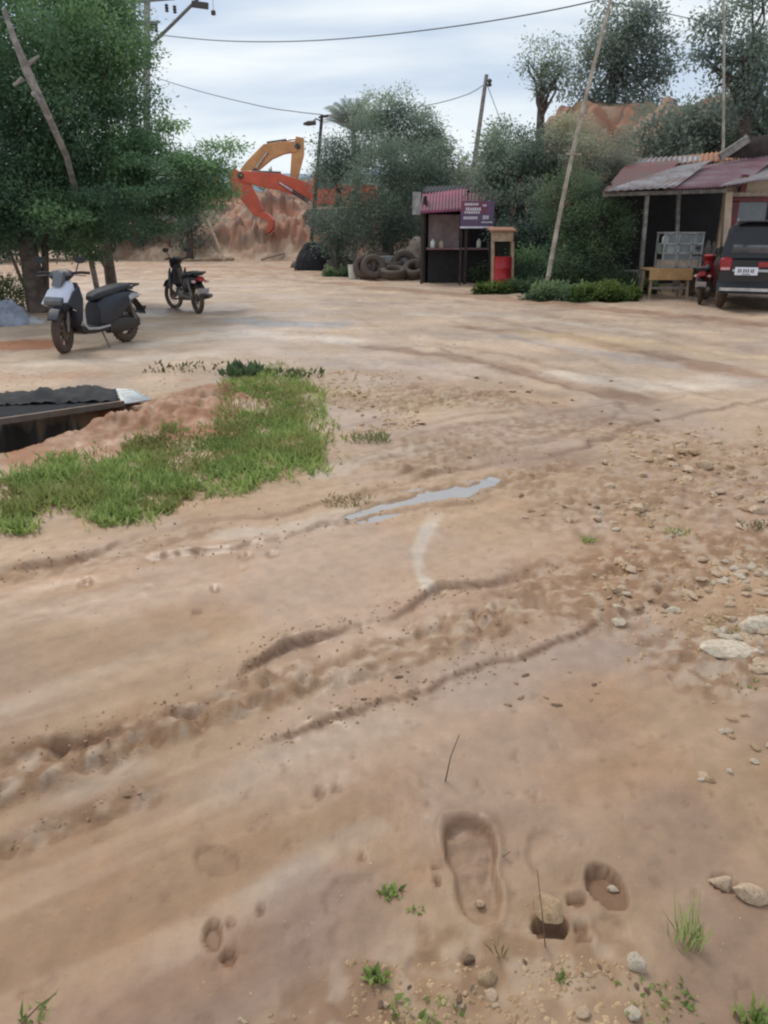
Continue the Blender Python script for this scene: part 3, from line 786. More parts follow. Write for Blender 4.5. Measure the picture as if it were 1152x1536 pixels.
M['whitewash'] = pm('whitewashed_concrete', (0.78, 0.78, 0.78), (0.6, 0.6, 0.6), rough=0.8, scale=5, bump=0.2)
M['bark'] = pm('tree_bark', (0.14, 0.105, 0.085), (0.06, 0.045, 0.038), rough=0.9, scale=6, bump=0.8, bscale=18)
M['pale_bark'] = pm('pale_tree_bark', (0.30, 0.26, 0.22), (0.15, 0.125, 0.10), rough=0.9, scale=6, bump=0.8, bscale=18)
M['wire'] = pm('black_cable', (0.16, 0.17, 0.19), (0.1, 0.11, 0.12), rough=0.7, bump=0)
M['roof_red'] = pm('rusty_red_roofing', (0.22, 0.065, 0.06), (0.15, 0.085, 0.075), rough=0.6, scale=1.6, bump=0.1, metal=0.1)
M['roof_maroon'] = pm('maroon_roofing', (0.19, 0.065, 0.08), (0.25, 0.16, 0.17), rough=0.55, scale=1.4, bump=0.1, metal=0.1)
M['roof_grey'] = pm('grey_zinc_roofing', (0.33, 0.31, 0.32), (0.19, 0.13, 0.115), rough=0.45, scale=1.8, bump=0.1, metal=0.3)
M['roof_rust'] = pm('orange_rust_roofing', (0.40, 0.19, 0.10), (0.24, 0.10, 0.06), rough=0.8, scale=1.8, bump=0.15)
M['magenta'] = pm('magenta_roofing', (0.26, 0.045, 0.095), (0.13, 0.035, 0.06), rough=0.5, scale=1.3, bump=0.05)
M['dark_wall'] = pm('dark_board_wall', (0.030, 0.027, 0.030), (0.015, 0.014, 0.015), rough=0.85, scale=2.5, bump=0.3)
M['brown_wall'] = pm('brown_board_wall', (0.30, 0.23, 0.22), (0.20, 0.15, 0.145), rough=0.85, scale=3, bump=0.3)
M['cream_wall'] = pm('cream_plaster', (0.60, 0.45, 0.33), (0.46, 0.33, 0.24), rough=0.8, scale=3, bump=0.15)
M['red_frame'] = pm('dark_red_frame', (0.20, 0.025, 0.025), (0.12, 0.018, 0.02), rough=0.5, scale=5)
M['sign_face'] = pm('purple_sign_face', (0.14, 0.075, 0.15), (0.10, 0.06, 0.13), rough=0.45, scale=3, bump=0.02)
M['sign_maroon'] = pm('maroon_sign_face', (0.24, 0.05, 0.10), rough=0.45, scale=3, bump=0.02)
M['sign_white'] = pm('white_sign_paint', (0.75, 0.72, 0.76), (0.6, 0.56, 0.62), rough=0.5, scale=6, bump=0.02)
M['yellow_table'] = pm('ochre_cloth', (0.55, 0.34, 0.15), (0.42, 0.24, 0.10), rough=0.75, scale=4, bump=0.15)
M['pale_plastic'] = pm('pale_plastic', (0.72, 0.72, 0.66), (0.55, 0.55, 0.50), rough=0.5, scale=6, bump=0.05)
M['red_drum'] = pm('red_drum_paint', (0.50, 0.022, 0.030), (0.36, 0.018, 0.025), rough=0.42, scale=4, bump=0.05)
M['green_board'] = pm('faded_green_board', (0.20, 0.24, 0.19), (0.13, 0.15, 0.12), rough=0.7, scale=4, bump=0.15)
M['blue_grey'] = pm('blue_grey_plastic', (0.24, 0.28, 0.36), (0.15, 0.17, 0.22), rough=0.55, scale=5, bump=0.1)
M['tarp'] = pm('black_tarpaulin', (0.016, 0.016, 0.020), (0.008, 0.008, 0.011), rough=0.8, scale=5, bump=0.6, bscale=12)
M['dark_sheet'] = pm('dark_roofing_sheet', (0.035, 0.035, 0.040), (0.018, 0.018, 0.021), rough=0.75, metal=0.2, scale=3, bump=0.2)
M['pale_sheet'] = pm('pale_zinc_sheet', (0.56, 0.58, 0.58), (0.38, 0.39, 0.39), rough=0.5, metal=0.2, scale=5, bump=0.2)
M['sack'] = pm('woven_sack', (0.52, 0.42, 0.33), (0.36, 0.28, 0.22), rough=0.85, scale=9, bump=0.5)
M['grey_sack'] = pm('grey_plastic_sack', (0.30, 0.33, 0.40), (0.16, 0.17, 0.21), rough=0.6, scale=5, bump=0.6, bscale=11)
M['stone'] = pm('limestone', (0.74, 0.56, 0.39), (0.54, 0.37, 0.24), rough=0.85, scale=7, bump=0.6, bscale=22)
M['white_stone'] = pm('whitish_stone', (0.76, 0.65, 0.52), (0.52, 0.40, 0.28), rough=0.8, scale=7, bump=0.6, bscale=22)
M['orange_stone'] = pm('ochre_stone', (0.60, 0.42, 0.25), (0.42, 0.27, 0.15), rough=0.85, scale=7, bump=0.6, bscale=22)
M['clod'] = pm('mud_clod', (0.36, 0.24, 0.15), (0.22, 0.135, 0.085), rough=0.9, scale=12, bump=0.7, bscale=30)
M['twig'] = pm('dry_twig', (0.20, 0.15, 0.09), (0.11, 0.08, 0.05), rough=0.9, scale=15)
M['exc_orange'] = pm('orange_red_machine_paint', (0.66, 0.11, 0.055), (0.50, 0.075, 0.035), rough=0.42, scale=1.5, bump=0.03, dirt=0.12, dirt_h=3.0, dirt_col=(0.35, 0.17, 0.1))
M['exc_yellow'] = pm('amber_machine_paint', (0.70, 0.36, 0.15), (0.54, 0.25, 0.09), rough=0.45, scale=1.5, bump=0.03, dirt=0.15, dirt_h=3.0, dirt_col=(0.35, 0.2, 0.12))
M['exc_dark'] = pm('machine_dark_steel', (0.06, 0.055, 0.055), rough=0.6, scale=4, dirt=0.4, dirt_h=2.0)
M['leaf'] = leaf_mat('leaf')
M['grass'] = leaf_mat('grass_blade', rough=0.6, trans=0.35)

# ================================================================== vegetation
def card_mesh(name, base, d, s, L, W, colr, mat, parent=None, bend=0.15, off=(0, 0, 0)):
    """many small leaf faces as one mesh. base, d, s: (n,3)"""
    n = len(base)
    L = L[:, None]; W = W[:, None]
    nrm = np.cross(d, s)
    v = np.stack([base, base + d * L * 0.45 + s * W * 0.5, base + d * L - nrm * L * bend, base + d * L * 0.45 - s * W * 0.5], 1).reshape(-1, 3) - np.array(off)[None, :]
    me = bpy.data.meshes.new(name)
    me.vertices.add(4 * n); me.vertices.foreach_set('co', v.astype(np.float32).ravel())
    me.loops.add(4 * n); me.polygons.add(n)
    me.loops.foreach_set('vertex_index', np.arange(4 * n, dtype=np.int32))
    me.polygons.foreach_set('loop_start', np.arange(0, 4 * n, 4, dtype=np.int32))
    me.polygons.foreach_set('loop_total', np.full(n, 4, np.int32))
    me.update()
    ca = me.attributes.new('Col', 'FLOAT_COLOR', 'POINT')
    cc = np.repeat(np.concatenate([colr, np.ones((n, 1))], 1), 4, axis=0)
    ca.data.foreach_set('color', cc.astype(np.float32).ravel())
    me.materials.append(mat)
    o = bpy.data.objects.new(name, me); col.objects.link(o)
    if parent is not None: o.parent = parent
    return o

def unit(a): return a / (np.linalg.norm(a, axis=1, keepdims=True) + 1e-9)

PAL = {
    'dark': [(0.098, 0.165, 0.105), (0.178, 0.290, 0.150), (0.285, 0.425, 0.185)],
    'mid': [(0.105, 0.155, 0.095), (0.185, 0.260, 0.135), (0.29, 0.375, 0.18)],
    'grey': [(0.165, 0.218, 0.185), (0.265, 0.335, 0.255), (0.38, 0.455, 0.315)],  # pale grey-green: distance haze mixed into the leaf colour
    'haze': [(0.245, 0.300, 0.270), (0.345, 0.410, 0.335), (0.45, 0.51, 0.39)],  # stronger veil of haze in the leaf colour
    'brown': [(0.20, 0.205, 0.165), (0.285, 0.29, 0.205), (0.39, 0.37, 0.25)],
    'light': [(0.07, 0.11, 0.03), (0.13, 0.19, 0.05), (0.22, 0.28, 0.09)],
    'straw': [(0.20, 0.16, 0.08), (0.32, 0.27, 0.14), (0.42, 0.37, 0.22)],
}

def crown_cards(blobs, cr, ls, dens, leaves, pal, rng, asp=0.5, droop=0.25, flat=1.0, light=1.0):
    """blobs: list of (centre, (rx,ry,rz)) in world space; clumps of leaves fill them"""
    pal = np.array(PAL[pal])
    zmin = min(c[2] - r[2] for c, r in blobs); zmax = max(c[2] + r[2] for c, r in blobs)
    CC = []; SH = []
    for (c, r) in blobs:
        rx, ry, rz = r
        area = rx * rz + rx * ry + ry * rz
        n = max(5, int(dens * 2.3 * area / (cr * cr)))
        q = unit(rng.normal(size=(n, 3)))
        rad = rng.uniform(0.2, 1.0, n) ** 0.45
        lump = 0.80 + 0.42 * fbm(q[:, 0] * 2.2 + c[0], q[:, 1] * 2.2 + q[:, 2] * 2.6 + c[2], 5, 3)
        cc = np.array(c)[None, :] + q * (rad * lump)[:, None] * np.array(r)[None, :]
        keep = fbm(cc[:, 0] * 0.9 / max(cr, .2), cc[:, 2] * 0.9 / max(cr, .2) + cc[:, 1] * 0.5, 9, 3) > (0.30 if dens > .7 else .40)
        cc = cc[keep]; q = q[keep]; rad = rad[keep]
        big = fbm(cc[:, 0] * 0.55 / cr * .5, cc[:, 2] * 0.55 / cr * .5 + cc[:, 1] * .3, 15, 2)
        SH.append(rng.uniform(-0.25, 0.25, len(cc)) + (big - .5) * 1.1 + .05 + 0.40 * (cc[:, 2] - zmin) / (zmax - zmin + 1e-6) + 0.30 * q[:, 2] * rad)  # lighter toward crown tops: top light painted into leaf colour
        CC.append(cc)
    CC = np.concatenate(CC); SH = np.concatenate(SH)
    m = rng.poisson(leaves * 4.6, len(CC)) + 4
    cen = np.repeat(CC, m, 0); sh = np.repeat(SH, m); n = len(cen)
    p = cen + rng.normal(size=(n, 3)) * (cr * 0.48) * np.array([1, 1, 0.75 * flat])[None, :]
    d = unit((p - cen) + 0.5 * cr * rng.normal(size=(n, 3)) + np.array([0, 0, -droop * cr])[None, :])
    s = unit(np.cross(d, rng.normal(size=(n, 3)) * 0.6 + np.array([0, 0, 1.0])[None, :]))
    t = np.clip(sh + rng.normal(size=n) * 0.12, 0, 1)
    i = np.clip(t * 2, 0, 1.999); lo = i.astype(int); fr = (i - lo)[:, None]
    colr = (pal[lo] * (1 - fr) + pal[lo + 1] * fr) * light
    L = ls * rng.uniform(0.6, 1.4, n)
    return p, d, s, L, L * asp, colr, CC

def wob_path(a, b, n, amp, rng):
    a = Vector(a); b = Vector(b); out = [a.copy()]
    for i in range(1, n):
        t = i / n
        out.append(a.lerp(b, t) + Vector((rng.uniform(-1, 1), rng.uniform(-1, 1), rng.uniform(-.5, .5))) * amp)
    out.append(b.copy())
    return out

def tree(label, base, trunks, blobs, pal='dark', cr=0.45, ls=0.07, dens=1.0, leaves=34, group=None, cat='tree', name='tree', bark='bark',
         limbs=7, seed=1, asp=0.5, droop=0.25, flat=1.0, light=1.0, limb_r=0.05):
    """trunks: list of (points, r0, r1); blobs in world coordinates"""
    rng = np.random.RandomState(seed); rnd = random.Random(seed)
    root = empty(name, base, 0, label, cat, group)
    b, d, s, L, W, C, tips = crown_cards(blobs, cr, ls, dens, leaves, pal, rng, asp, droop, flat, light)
    mb = MB()
    for (pts, r0, r1) in trunks:
        n = len(pts)
        mb.tube(pts, [r0 + (r1 - r0) * i / (n - 1) for i in range(n)], 9)
    tops = [Vector(t[0][-1]) for t in trunks]
    for k in range(limbs):
        tip = Vector(tips[rnd.randrange(len(tips))])
        t0 = min(tops, key=lambda q: (q - tip).length)
        tr = trunks[tops.index(t0)][0]
        st = Vector(tr[-1]).lerp(Vector(tr[-2]), rnd.uniform(0, 0.9))
        path = wob_path(st, tip, 5, 0.06 * (tip - st).length, rnd)
        mb.tube(path, [limb_r * (1 - 0.75 * i / 5) for i in range(6)], 6)
    mb.build('trunk', M[bark], root, off=base)
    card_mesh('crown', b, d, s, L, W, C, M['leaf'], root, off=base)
    return root

def blob(u, v, Y, ru, rv, ry=None):
    c = px(u, v, Y); k = mpp(Y, v)
    return ((c.x, c.y, c.z), (ru * k, (ry if ry else ru * k * 0.8), rv * k))

def gpt(u, v):
    p = on_ground(u, v); return p

# ---- left: tall dense tree
b0 = gpt(50, 468)
tree('tall dense dark green tree with a thick black trunk at the left edge', b0,
     [([b0 + Vector((0.12, 0, -0.1)), px(52, 430, b0.y), px(42, 370, b0.y), px(40, 250, b0.y)], 0.22, 0.15)],
     [blob(60, 90, 16.5, 165, 150, 2.2), blob(-60, 200, 16.2, 160, 150, 2.0), blob(120, 190, 16.8, 105, 110, 1.7), blob(30, 290, 16.0, 110, 75, 1.5),
      blob(150, 60, 17.2, 70, 100, 1.4), blob(-40, 330, 15.2, 90, 50, 1.0), blob(60, 20, 17, 140, 80, 1.8)],
     'dark', cr=0.40, ls=0.07, dens=1.5, leaves=34, seed=3, limbs=9)
b1 = gpt(68, 466)
tree('slim straight trunk just right of the thick black trunk with small dark crown', b1,
     [([b1 + Vector((0, 0, -0.1)), px(68, 400, b1.y), px(66, 300, b1.y)], 0.075, 0.06)],
     [blob(90, 280, b1.y + .2, 60, 50, 0.7)], 'dark', cr=0.32, ls=0.0653, leaves=24, seed=5, limbs=3, limb_r=0.03)
b2 = on_ground(170, 446)
tree('spreading tree with layered horizontal branches shading the white scooter', b2,
     [([b2 + Vector((0, 0, -0.1)), px(163, 395, b2.y), px(155, 350, b2.y), px(165, 290, b2.y), px(170, 220, b2.y)], 0.15, 0.06),
      ([px(165, 410, b2.y), px(130, 350, b2.y + .3), px(110, 300, b2.y + .5)], 0.07, 0.04)],
     [blob(190, 225, 16.6, 75, 28, 1.2), blob(245, 262, 16.4, 85, 26, 1.3), blob(180, 300, 16.0, 110, 26, 1.4), blob(265, 300, 16.6, 60, 22, 1.0),
      blob(90, 325, 15.6, 90, 24, 1.1), blob(190, 340, 16.2, 70, 18, 1.0), blob(295, 240, 16.5, 34, 10, 0.5), blob(335, 220, 16.5, 40, 7, 0.35), blob(300, 268, 16.6, 40, 22, .8), blob(325, 290, 16.6, 28, 14, .6), blob(315, 245, 16.6, 34, 12, .5),
      blob(250, 188, 16.6, 16, 6, 0.3), blob(120, 370, 16.4, 40, 20, .6)],
     'dark', cr=0.27, ls=0.0653, dens=0.85, leaves=24, seed=9, limbs=16, flat=0.6, limb_r=0.035, light=1.15)
# thin crooked stem leaning left of thick trunk
b3 = gpt(46, 446)
mb = MB(); mb.tube([b3 + Vector((0, 0, -0.05)), px(30, 415, b3.y), px(18, 385, b3.y), px(5, 365, b3.y)], [0.05, 0.045, 0.04, 0.03], 7)
mb.build('stem', M['bark']); o = bpy.data.objects['stem']; o.name = 'leaning_tree'
tag(o, 'thin bare crooked stem leaning left from the thick black trunk', 'tree')
# grey broken pole leaning in front of the foliage
mb = MB(); ys = 13.6
pp = [px(6, 15, ys - .2), px(22, 60, ys - .1), px(42, 110, ys), px(66, 160, ys + .2), px(100, 235, ys + 1.2), px(124, 330, ys + 2.6), px(150, 446, ys + 3.6)]
pp[-1].z = gz(pp[-1].x, pp[-1].y) - 0.1
mb.tube(pp, [0.035, 0.05, 0.075, 0.06, 0.055, 0.055, 0.06], 8)
for (u, v, du, dv) in ((34, 118, -14, 10), (38, 100, 20, -16), (50, 140, 12, 12)):
    mb.tube([px(u, v, ys), px(u + du, v + dv, ys - .1)], [0.045, 0.02], 6)
o = mb.build('leaning_pole', M['grey_wood'])
tag(o, 'grey broken wooden pole leaning across the dark tree at upper left', 'pole')

# ---- bushes and far trees on the left
for i, (lab, u, v, Y, ru, rv, pal, sd) in enumerate([
    ('wide dark green tree far behind the left trunks', 40, 330, 44, 120, 60, 'grey', 21),
    ('dark tree behind the white-based pole foot', 170, 315, 46, 80, 55, 'grey', 22),
    ('low dark tree at the far left edge beyond the sandy ground', -70, 330, 40, 90, 55, 'mid', 23),
    ('green tree right of the white-based pole at the foot of the red mound', 285, 322, 44, 38, 45, 'grey', 24)]):
    bb = px(u, 395, Y); bb.z = gz(bb.x, bb.y)
    tp = px(u, v, Y)
    tree(lab, bb, [([bb - Vector((0, 0, .2)), bb.lerp(tp, .5), tp], 0.2, 0.1)], [blob(u - ru * .4, v, Y, ru * .7, rv), blob(u + ru * .4, v + 8, Y + .6, ru * .65, rv * .8), blob(u, v - rv * .4, Y, ru * .5, rv * .6)],
         pal, cr=0.75, ls=0.183, leaves=20, seed=sd, limbs=4, group='trees behind the left side of the road')
bb = gpt(20, 468)
tree('bright green bush at the left edge behind the grey sacks', bb, [([bb, bb + Vector((0, 0, .4))], 0.03, 0.02)],
     [((bb.x - .1, bb.y, .30), (.75, .5, .38)), ((bb.x - .9, bb.y + .3, .35), (.6, .5, .42))], 'light', cr=0.16, ls=0.0436, leaves=22, seed=31, limbs=4, cat='bush', name='bush', limb_r=.012)

# ---- middle tree group
def simple_tree(lab, u, v0, Y, blobs, pal, sd, cr=0.5, ls=0.0871, dens=1.3, leaves=34, r0=0.15, limbs=7, bark='bark', group=None, cat='tree', name='tree', limb_r=0.06, **kw):
    b = px(u, v0, Y); b.z = gz(b.x, b.y)
    c = blobs[0][0]; tp = Vector((c[0], c[1], c[2]))
    mid = b.lerp(tp, 0.5) + Vector((0.1, 0, 0))
    return tree(lab, b, [([b - Vector((0, 0, .15)), mid, tp], r0, r0 * 0.45)], blobs, pal, cr=cr, ls=ls, dens=dens, leaves=leaves, seed=sd, limbs=limbs, bark=bark, group=group, cat=cat, name=name, limb_r=limb_r, **kw)

G1 = 'trees behind the tyre pile in the middle'
simple_tree('round dark green tree behind the leaning lamp pole', 505, 395, 31, [blob(508, 300, 31, 42, 75), blob(525, 245, 31.5, 42, 50), blob(492, 238, 31.4, 26, 36), blob(555, 215, 31.5, 24, 34), blob(540, 190, 31.8, 16, 22), blob(500, 350, 30.5, 36, 40)], 'grey', 41, group=G1)
simple_tree('tall open-topped tree in the middle with sky showing through its crown', 585, 395, 33, [blob(585, 200, 33, 50, 40), blob(575, 165, 33, 34, 30), blob(625, 200, 33, 48, 36), blob(600, 150, 33, 22, 16), blob(650, 215, 33.4, 30, 26)], 'grey', 42, dens=1.05, cr=0.42, leaves=30, limbs=14, group=G1)
simple_tree('broad dark tree filling the middle beside the magenta awning', 575, 400, 29.5, [blob(575, 290, 29.5, 58, 70), blob(620, 265, 30, 55, 50), blob(555, 345, 29, 50, 48), blob(610, 340, 29, 40, 45), blob(665, 250, 30.5, 42, 38)], 'grey', 43, group=G1, light=0.85)
simple_tree('dark bushy tree behind the magenta awning', 690, 395, 31, [blob(675, 280, 31, 36, 38), blob(715, 285, 32, 34, 34)], 'brown', 44, group=G1, light=0.9)
# palm behind
def palm(lab, u, v, Y, sd, n=15, L=2.2, v0=395):
    rng = np.random.RandomState(sd)
    b = px(u, v0, Y); b.z = gz(b.x, b.y); top = px(u, v, Y)
    root = empty('palm_tree', b, 0, lab, 'palm')
    MB().tube([b - Vector((0, 0, .2)), b.lerp(top, .5) + Vector((.15, 0, 0)), top], [0.16, .13, .11], 9).build('trunk', M['pale_bark'], root, off=b)
    B = []; D = []; S = []; Ls = []; C = []
    st = MB()
    for k in range(n):
        a = 2 * math.pi * k / n + rng.uniform(-.2, .2); el = rng.uniform(0.6, 1.5); l = L * rng.uniform(.75, 1.1)
        p = top.copy(); path = [p.copy()]
        for j in range(12):
            e = el - 0.9 * (j / 11) ** 1.6
            dv = Vector((math.cos(a) * math.cos(e), math.sin(a) * math.cos(e), math.sin(e)))
            p = p + dv * (l / 12); path.append(p.copy())
            sd_ = dv.cross(Vector((0, 0, 1))).normalized()
            if j > 1:
                for q in range(3):
                    for sg in (-1, 1):
                        dd = (sd_ * sg + dv * .7 - Vector((0, 0, .45))).normalized()
                        B.append(p - dv * (l / 12) * q / 3); D.append(dd); S.append(dv); Ls.append(.50 * (1 - .6 * abs(j / 11 - .45))); C.append(np.array((.26, .31, .28)) * rng.uniform(.8, 1.3))
        st.tube(path, [0.03 * (1 - .7 * j / 12) for j in range(13)], 5)
    st.build('frond_stem', M['pale_bark'], root, off=b)
    card_mesh('crown', np.array(B), np.array(D), np.array(S), np.array(Ls), np.array(Ls) * .12, np.array(C), M['leaf'], root, off=b)
palm('pale hazy palm rising between the lamp pole and the open-topped tree', 530, 200, 36, 51, n=19, L=1.9)

# ---- right: bushes by the bamboo pole, trees on and behind the red bank
G2 = 'bushes along the right roadside'
simple_tree('large dark bush left of the bamboo pole over the shop roofs', 790, 425, 24.5, [blob(780, 290, 25, 62, 70), blob(760, 230, 26, 45, 45), blob(820, 240, 26, 50, 50), blob(740, 270, 26.5, 36, 45), blob(800, 350, 24, 60, 40)], 'grey', 61, cr=.42, ls=0.0871, group=G2, light=.8)
simple_tree('dark green bush right of the bamboo pole with leaves to the ground', 880, 445, 20.5, [blob(890, 330, 20.8, 50, 45), blob(925, 345, 20.6, 26, 40), blob(870, 395, 20.4, 45, 40), blob(850, 300, 21.5, 40, 50), blob(905, 420, 20.2, 36, 22)], 'mid', 62, cr=.3, ls=0.0653, group=G2, light=.9)
simple_tree('greyish shrub with pale dry leaves behind the bamboo pole', 880, 430, 24, [blob(885, 245, 24, 45, 40), blob(915, 260, 24.2, 36, 32), blob(860, 210, 25, 36, 36), blob(925, 230, 25, 30, 26)], 'brown', 63, cr=.34, ls=0.0739, dens=.85, group=G2, light=1.3)
simple_tree('dark hedge of leaves under the roofs behind the red drum', 800, 428, 22.5, [blob(810, 405, 22.3, 50, 32), blob(850, 390, 22, 40, 40)], 'dark', 64, cr=.3, ls=0.0653, group=G2, limb_r=.03, r0=.06)

def hill_tree(lab, u, vb, Y, blobs, pal, sd, **kw):
    b = px(u, vb, Y); b.z = gz(b.x, b.y)
    c = Vector(blobs[0][0])
    return tree(lab, b, [([b - Vector((0, 0, .3)), b.lerp(c, .5), c], 0.3, .14)], blobs, pal, seed=sd, limb_r=.1, **kw)
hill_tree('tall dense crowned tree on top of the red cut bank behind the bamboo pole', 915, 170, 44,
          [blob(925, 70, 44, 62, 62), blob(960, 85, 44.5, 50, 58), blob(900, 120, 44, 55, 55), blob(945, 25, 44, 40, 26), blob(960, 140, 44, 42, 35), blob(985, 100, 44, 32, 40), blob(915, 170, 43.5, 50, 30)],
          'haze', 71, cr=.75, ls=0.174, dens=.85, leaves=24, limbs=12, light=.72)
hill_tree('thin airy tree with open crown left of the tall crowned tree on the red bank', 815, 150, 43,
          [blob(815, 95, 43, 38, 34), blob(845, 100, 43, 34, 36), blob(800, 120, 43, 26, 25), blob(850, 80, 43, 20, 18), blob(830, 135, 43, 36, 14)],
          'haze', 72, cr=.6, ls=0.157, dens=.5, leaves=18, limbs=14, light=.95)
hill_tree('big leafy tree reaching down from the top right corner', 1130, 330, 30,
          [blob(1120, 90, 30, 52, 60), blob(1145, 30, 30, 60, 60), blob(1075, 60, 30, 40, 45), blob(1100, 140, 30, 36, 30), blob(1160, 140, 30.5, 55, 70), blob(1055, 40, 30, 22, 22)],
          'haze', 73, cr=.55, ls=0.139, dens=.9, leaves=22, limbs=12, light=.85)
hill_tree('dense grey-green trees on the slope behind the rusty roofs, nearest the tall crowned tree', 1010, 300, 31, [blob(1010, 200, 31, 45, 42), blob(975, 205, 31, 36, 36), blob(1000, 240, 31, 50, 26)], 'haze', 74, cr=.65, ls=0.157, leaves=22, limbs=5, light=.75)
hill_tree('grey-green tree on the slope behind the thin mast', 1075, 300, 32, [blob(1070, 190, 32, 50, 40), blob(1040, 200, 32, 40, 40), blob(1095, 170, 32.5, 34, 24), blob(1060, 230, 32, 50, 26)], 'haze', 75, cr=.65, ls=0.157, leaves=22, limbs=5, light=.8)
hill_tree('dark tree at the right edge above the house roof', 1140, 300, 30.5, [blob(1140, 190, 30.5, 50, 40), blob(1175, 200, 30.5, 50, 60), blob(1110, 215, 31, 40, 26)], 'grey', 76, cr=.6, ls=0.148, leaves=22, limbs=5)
hill_tree('bush growing on the red bank above the magenta awning', 745, 260, 36, [blob(752, 220, 36, 26, 42), blob(738, 255, 35, 24, 26)], 'grey', 77, cr=.5, ls=0.131, leaves=22, limbs=5)

# hedge line beyond everything, reads as one mass
def far_wood():
    rng = np.random.RandomState(91)
    bl = []
    for x in np.arange(-90, 95, 5.0):
        yy = 72 + rng.uniform(-3, 8)
        bl.append(((x, yy, 2.2 + rng.uniform(-.5, .8)), (4.2, 3, 3.6 + rng.uniform(-.6, 1.0))))
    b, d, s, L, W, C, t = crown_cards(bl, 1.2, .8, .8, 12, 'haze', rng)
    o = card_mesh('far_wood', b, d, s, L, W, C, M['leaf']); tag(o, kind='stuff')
far_wood()

# ================================================================== hills far away
def hills():
    n = 160; vs = []; fs = []
    xs = np.linspace(-500, 700, n)
    hh = 22 + 14 * (fbm(xs * 0.008, xs * 0, 201, 4) - .3) * 2
    hh = hh + 9 * np.exp(-((xs - 55) / 90) ** 2) + 34 * np.exp(-((xs - 250) / 120) ** 2)
    for j, (yy, k) in enumerate(((330, 0), (360, .55), (400, 1), (520, .9))):
        for i in range(n):
            vs.append((xs[i], yy + 12 * math.sin(i * .7 + j), max(0, hh[i] * k)))
    for j in range(3):
        for i in range(n - 1): fs.append((j * n + i, j * n + i + 1, (j + 1) * n + i + 1, (j + 1) * n + i))
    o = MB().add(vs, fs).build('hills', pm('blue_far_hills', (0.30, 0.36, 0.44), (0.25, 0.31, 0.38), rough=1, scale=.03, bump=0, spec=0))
    tag(o, kind='structure')
hills()
# ================================================================== poles and wires
def pole_frame():
    Y = 50
    b = px(224, 385, Y); b.z = gz(b.x, b.y)
    root = empty('power_pole', b, 0, 'pair of grey utility poles joined by cross beams, white paint at the foot', 'utility pole')
    top = px(221, -140, Y)
    a0 = b - Vector((0, 0, .3))
    MB().tube([a0, b.lerp(top, .5), top], [0.24, 0.2, 0.16], 12).build('pole', M['concrete'], root, off=b)
    MB().tube([b + Vector((0, 0, -.05)), b + (top - b) * (50 / 520)], [0.262, 0.255], 12).build('painted_foot', M['whitewash'], root, off=b)
    b2 = px(206, 385, Y); b2.z = gz(b2.x, b2.y); t2 = px(199, -120, Y)
    MB().tube([b2 - Vector((0, 0, .3)), t2], [0.2, 0.13], 10).build('pole', M['concrete'], root, off=b)
    for v in (34, 64):
        MB().bar(px(178, v, Y - .26), px(236, v + 1, Y - .26), 0.14, 0.2).build('cross_beam', M['steel'], root, off=b)
    for v in (3,):
        MB().bar(px(190, v, Y - .26), px(262, v - 6, Y - .26), 0.12, 0.16).build('cross_beam', M['steel'], root, off=b)
    MB().tube([px(230, 64, Y - .3), px(262, 33, Y - .3), px(292, 3, Y - .3), px(330, -40, Y - .3)], .09, 7).build('brace', M['steel'], root, off=b)
    for (u, v) in ((228, 41), (234, 42), (250, 12), (262, 14), (196, 26), (186, 58)):
        p = px(u, v, Y - .3)
        MB().lathe([(.05, -.2), (.12, -.15), (.07, -.07), (.12, 0), (.07, .07), (.12, .14), (.04, .2)], p, (0, 0, 1), 10).build('insulator', M['exc_dark'], root, off=b)
    p = px(300, 6, Y - .3)
    MB().bar(p - Vector((.45, 0, 0)), p + Vector((.45, 0, -.1)), .2, .3).build('bracket', M['exc_dark'], root, off=b)
    p = px(320, 19, Y - .3)
    MB().tube([px(318, -30, Y - .3), p], .012, 5).lathe([(.03, -.14), (.13, -.1), (.13, .08), (.04, .14)], p, (0, 0, 1), 10).build('insulator', M['exc_dark'], root, off=b)
pole_frame()

def lamp_pole():
    b = on_ground(463, 405); Y = b.y
    root = empty('lamp_pole', b, 0, 'slim leaning wooden pole with a small lamp head at its top left', 'lamp pole')
    top = px(483, 172, Y)
    MB().tube([b - Vector((0, 0, .2)), b.lerp(top, .5), top], [.085, .075, .06], 9).build('pole', M['dark_wood'], root, off=b)
    MB().tube([px(482, 182, Y), px(474, 178, Y - .1), px(467, 184, Y - .2)], .03, 7).build('arm', M['steel'], root, off=b)
    p = px(466, 185, Y - .2)
    MB().loft([(p + Vector((-.28, 0, -.02)), (0, .06, 0), (0, 0, .04)), (p + Vector((-.1, 0, 0)), (0, .13, 0), (0, 0, .09)), (p + Vector((.2, 0, .02)), (0, .1, 0), (0, 0, .08))], 12).build('lamp_head', M['exc_dark'], root, off=b)
    MB().bar(px(478, 176, Y), px(492, 174, Y), .07).build('cross_arm', M['dark_wood'], root, off=b)
lamp_pole()

def pole2():
    Y = 29.5
    b = px(688, 409, Y); b.z = gz(b.x, b.y)
    root = empty('wire_pole', b, 0, 'grey leaning wooden pole rising behind the magenta awning', 'utility pole')
    top = px(730, 112, Y)
    MB().tube([b - Vector((0, 0, .2)), b.lerp(top, .5), top], [.11, .09, .065], 9).build('pole', M['grey_wood'], root, off=b)
    p = px(731, 125, Y)
    MB().lathe([(.03, -.12), (.09, -.08), (.05, 0), (.09, .06), (.03, .12)], p + Vector((.06, -.12, 0)), (0, 0, 1), 10).build('insulator', M['exc_dark'], root, off=b)
    MB().tube([px(731, 128, Y), px(745, 165, Y + .5), px(770, 240, Y + 1.5)], .012, 5).build('guy_wire', M['wire'], root, off=b)
pole2()

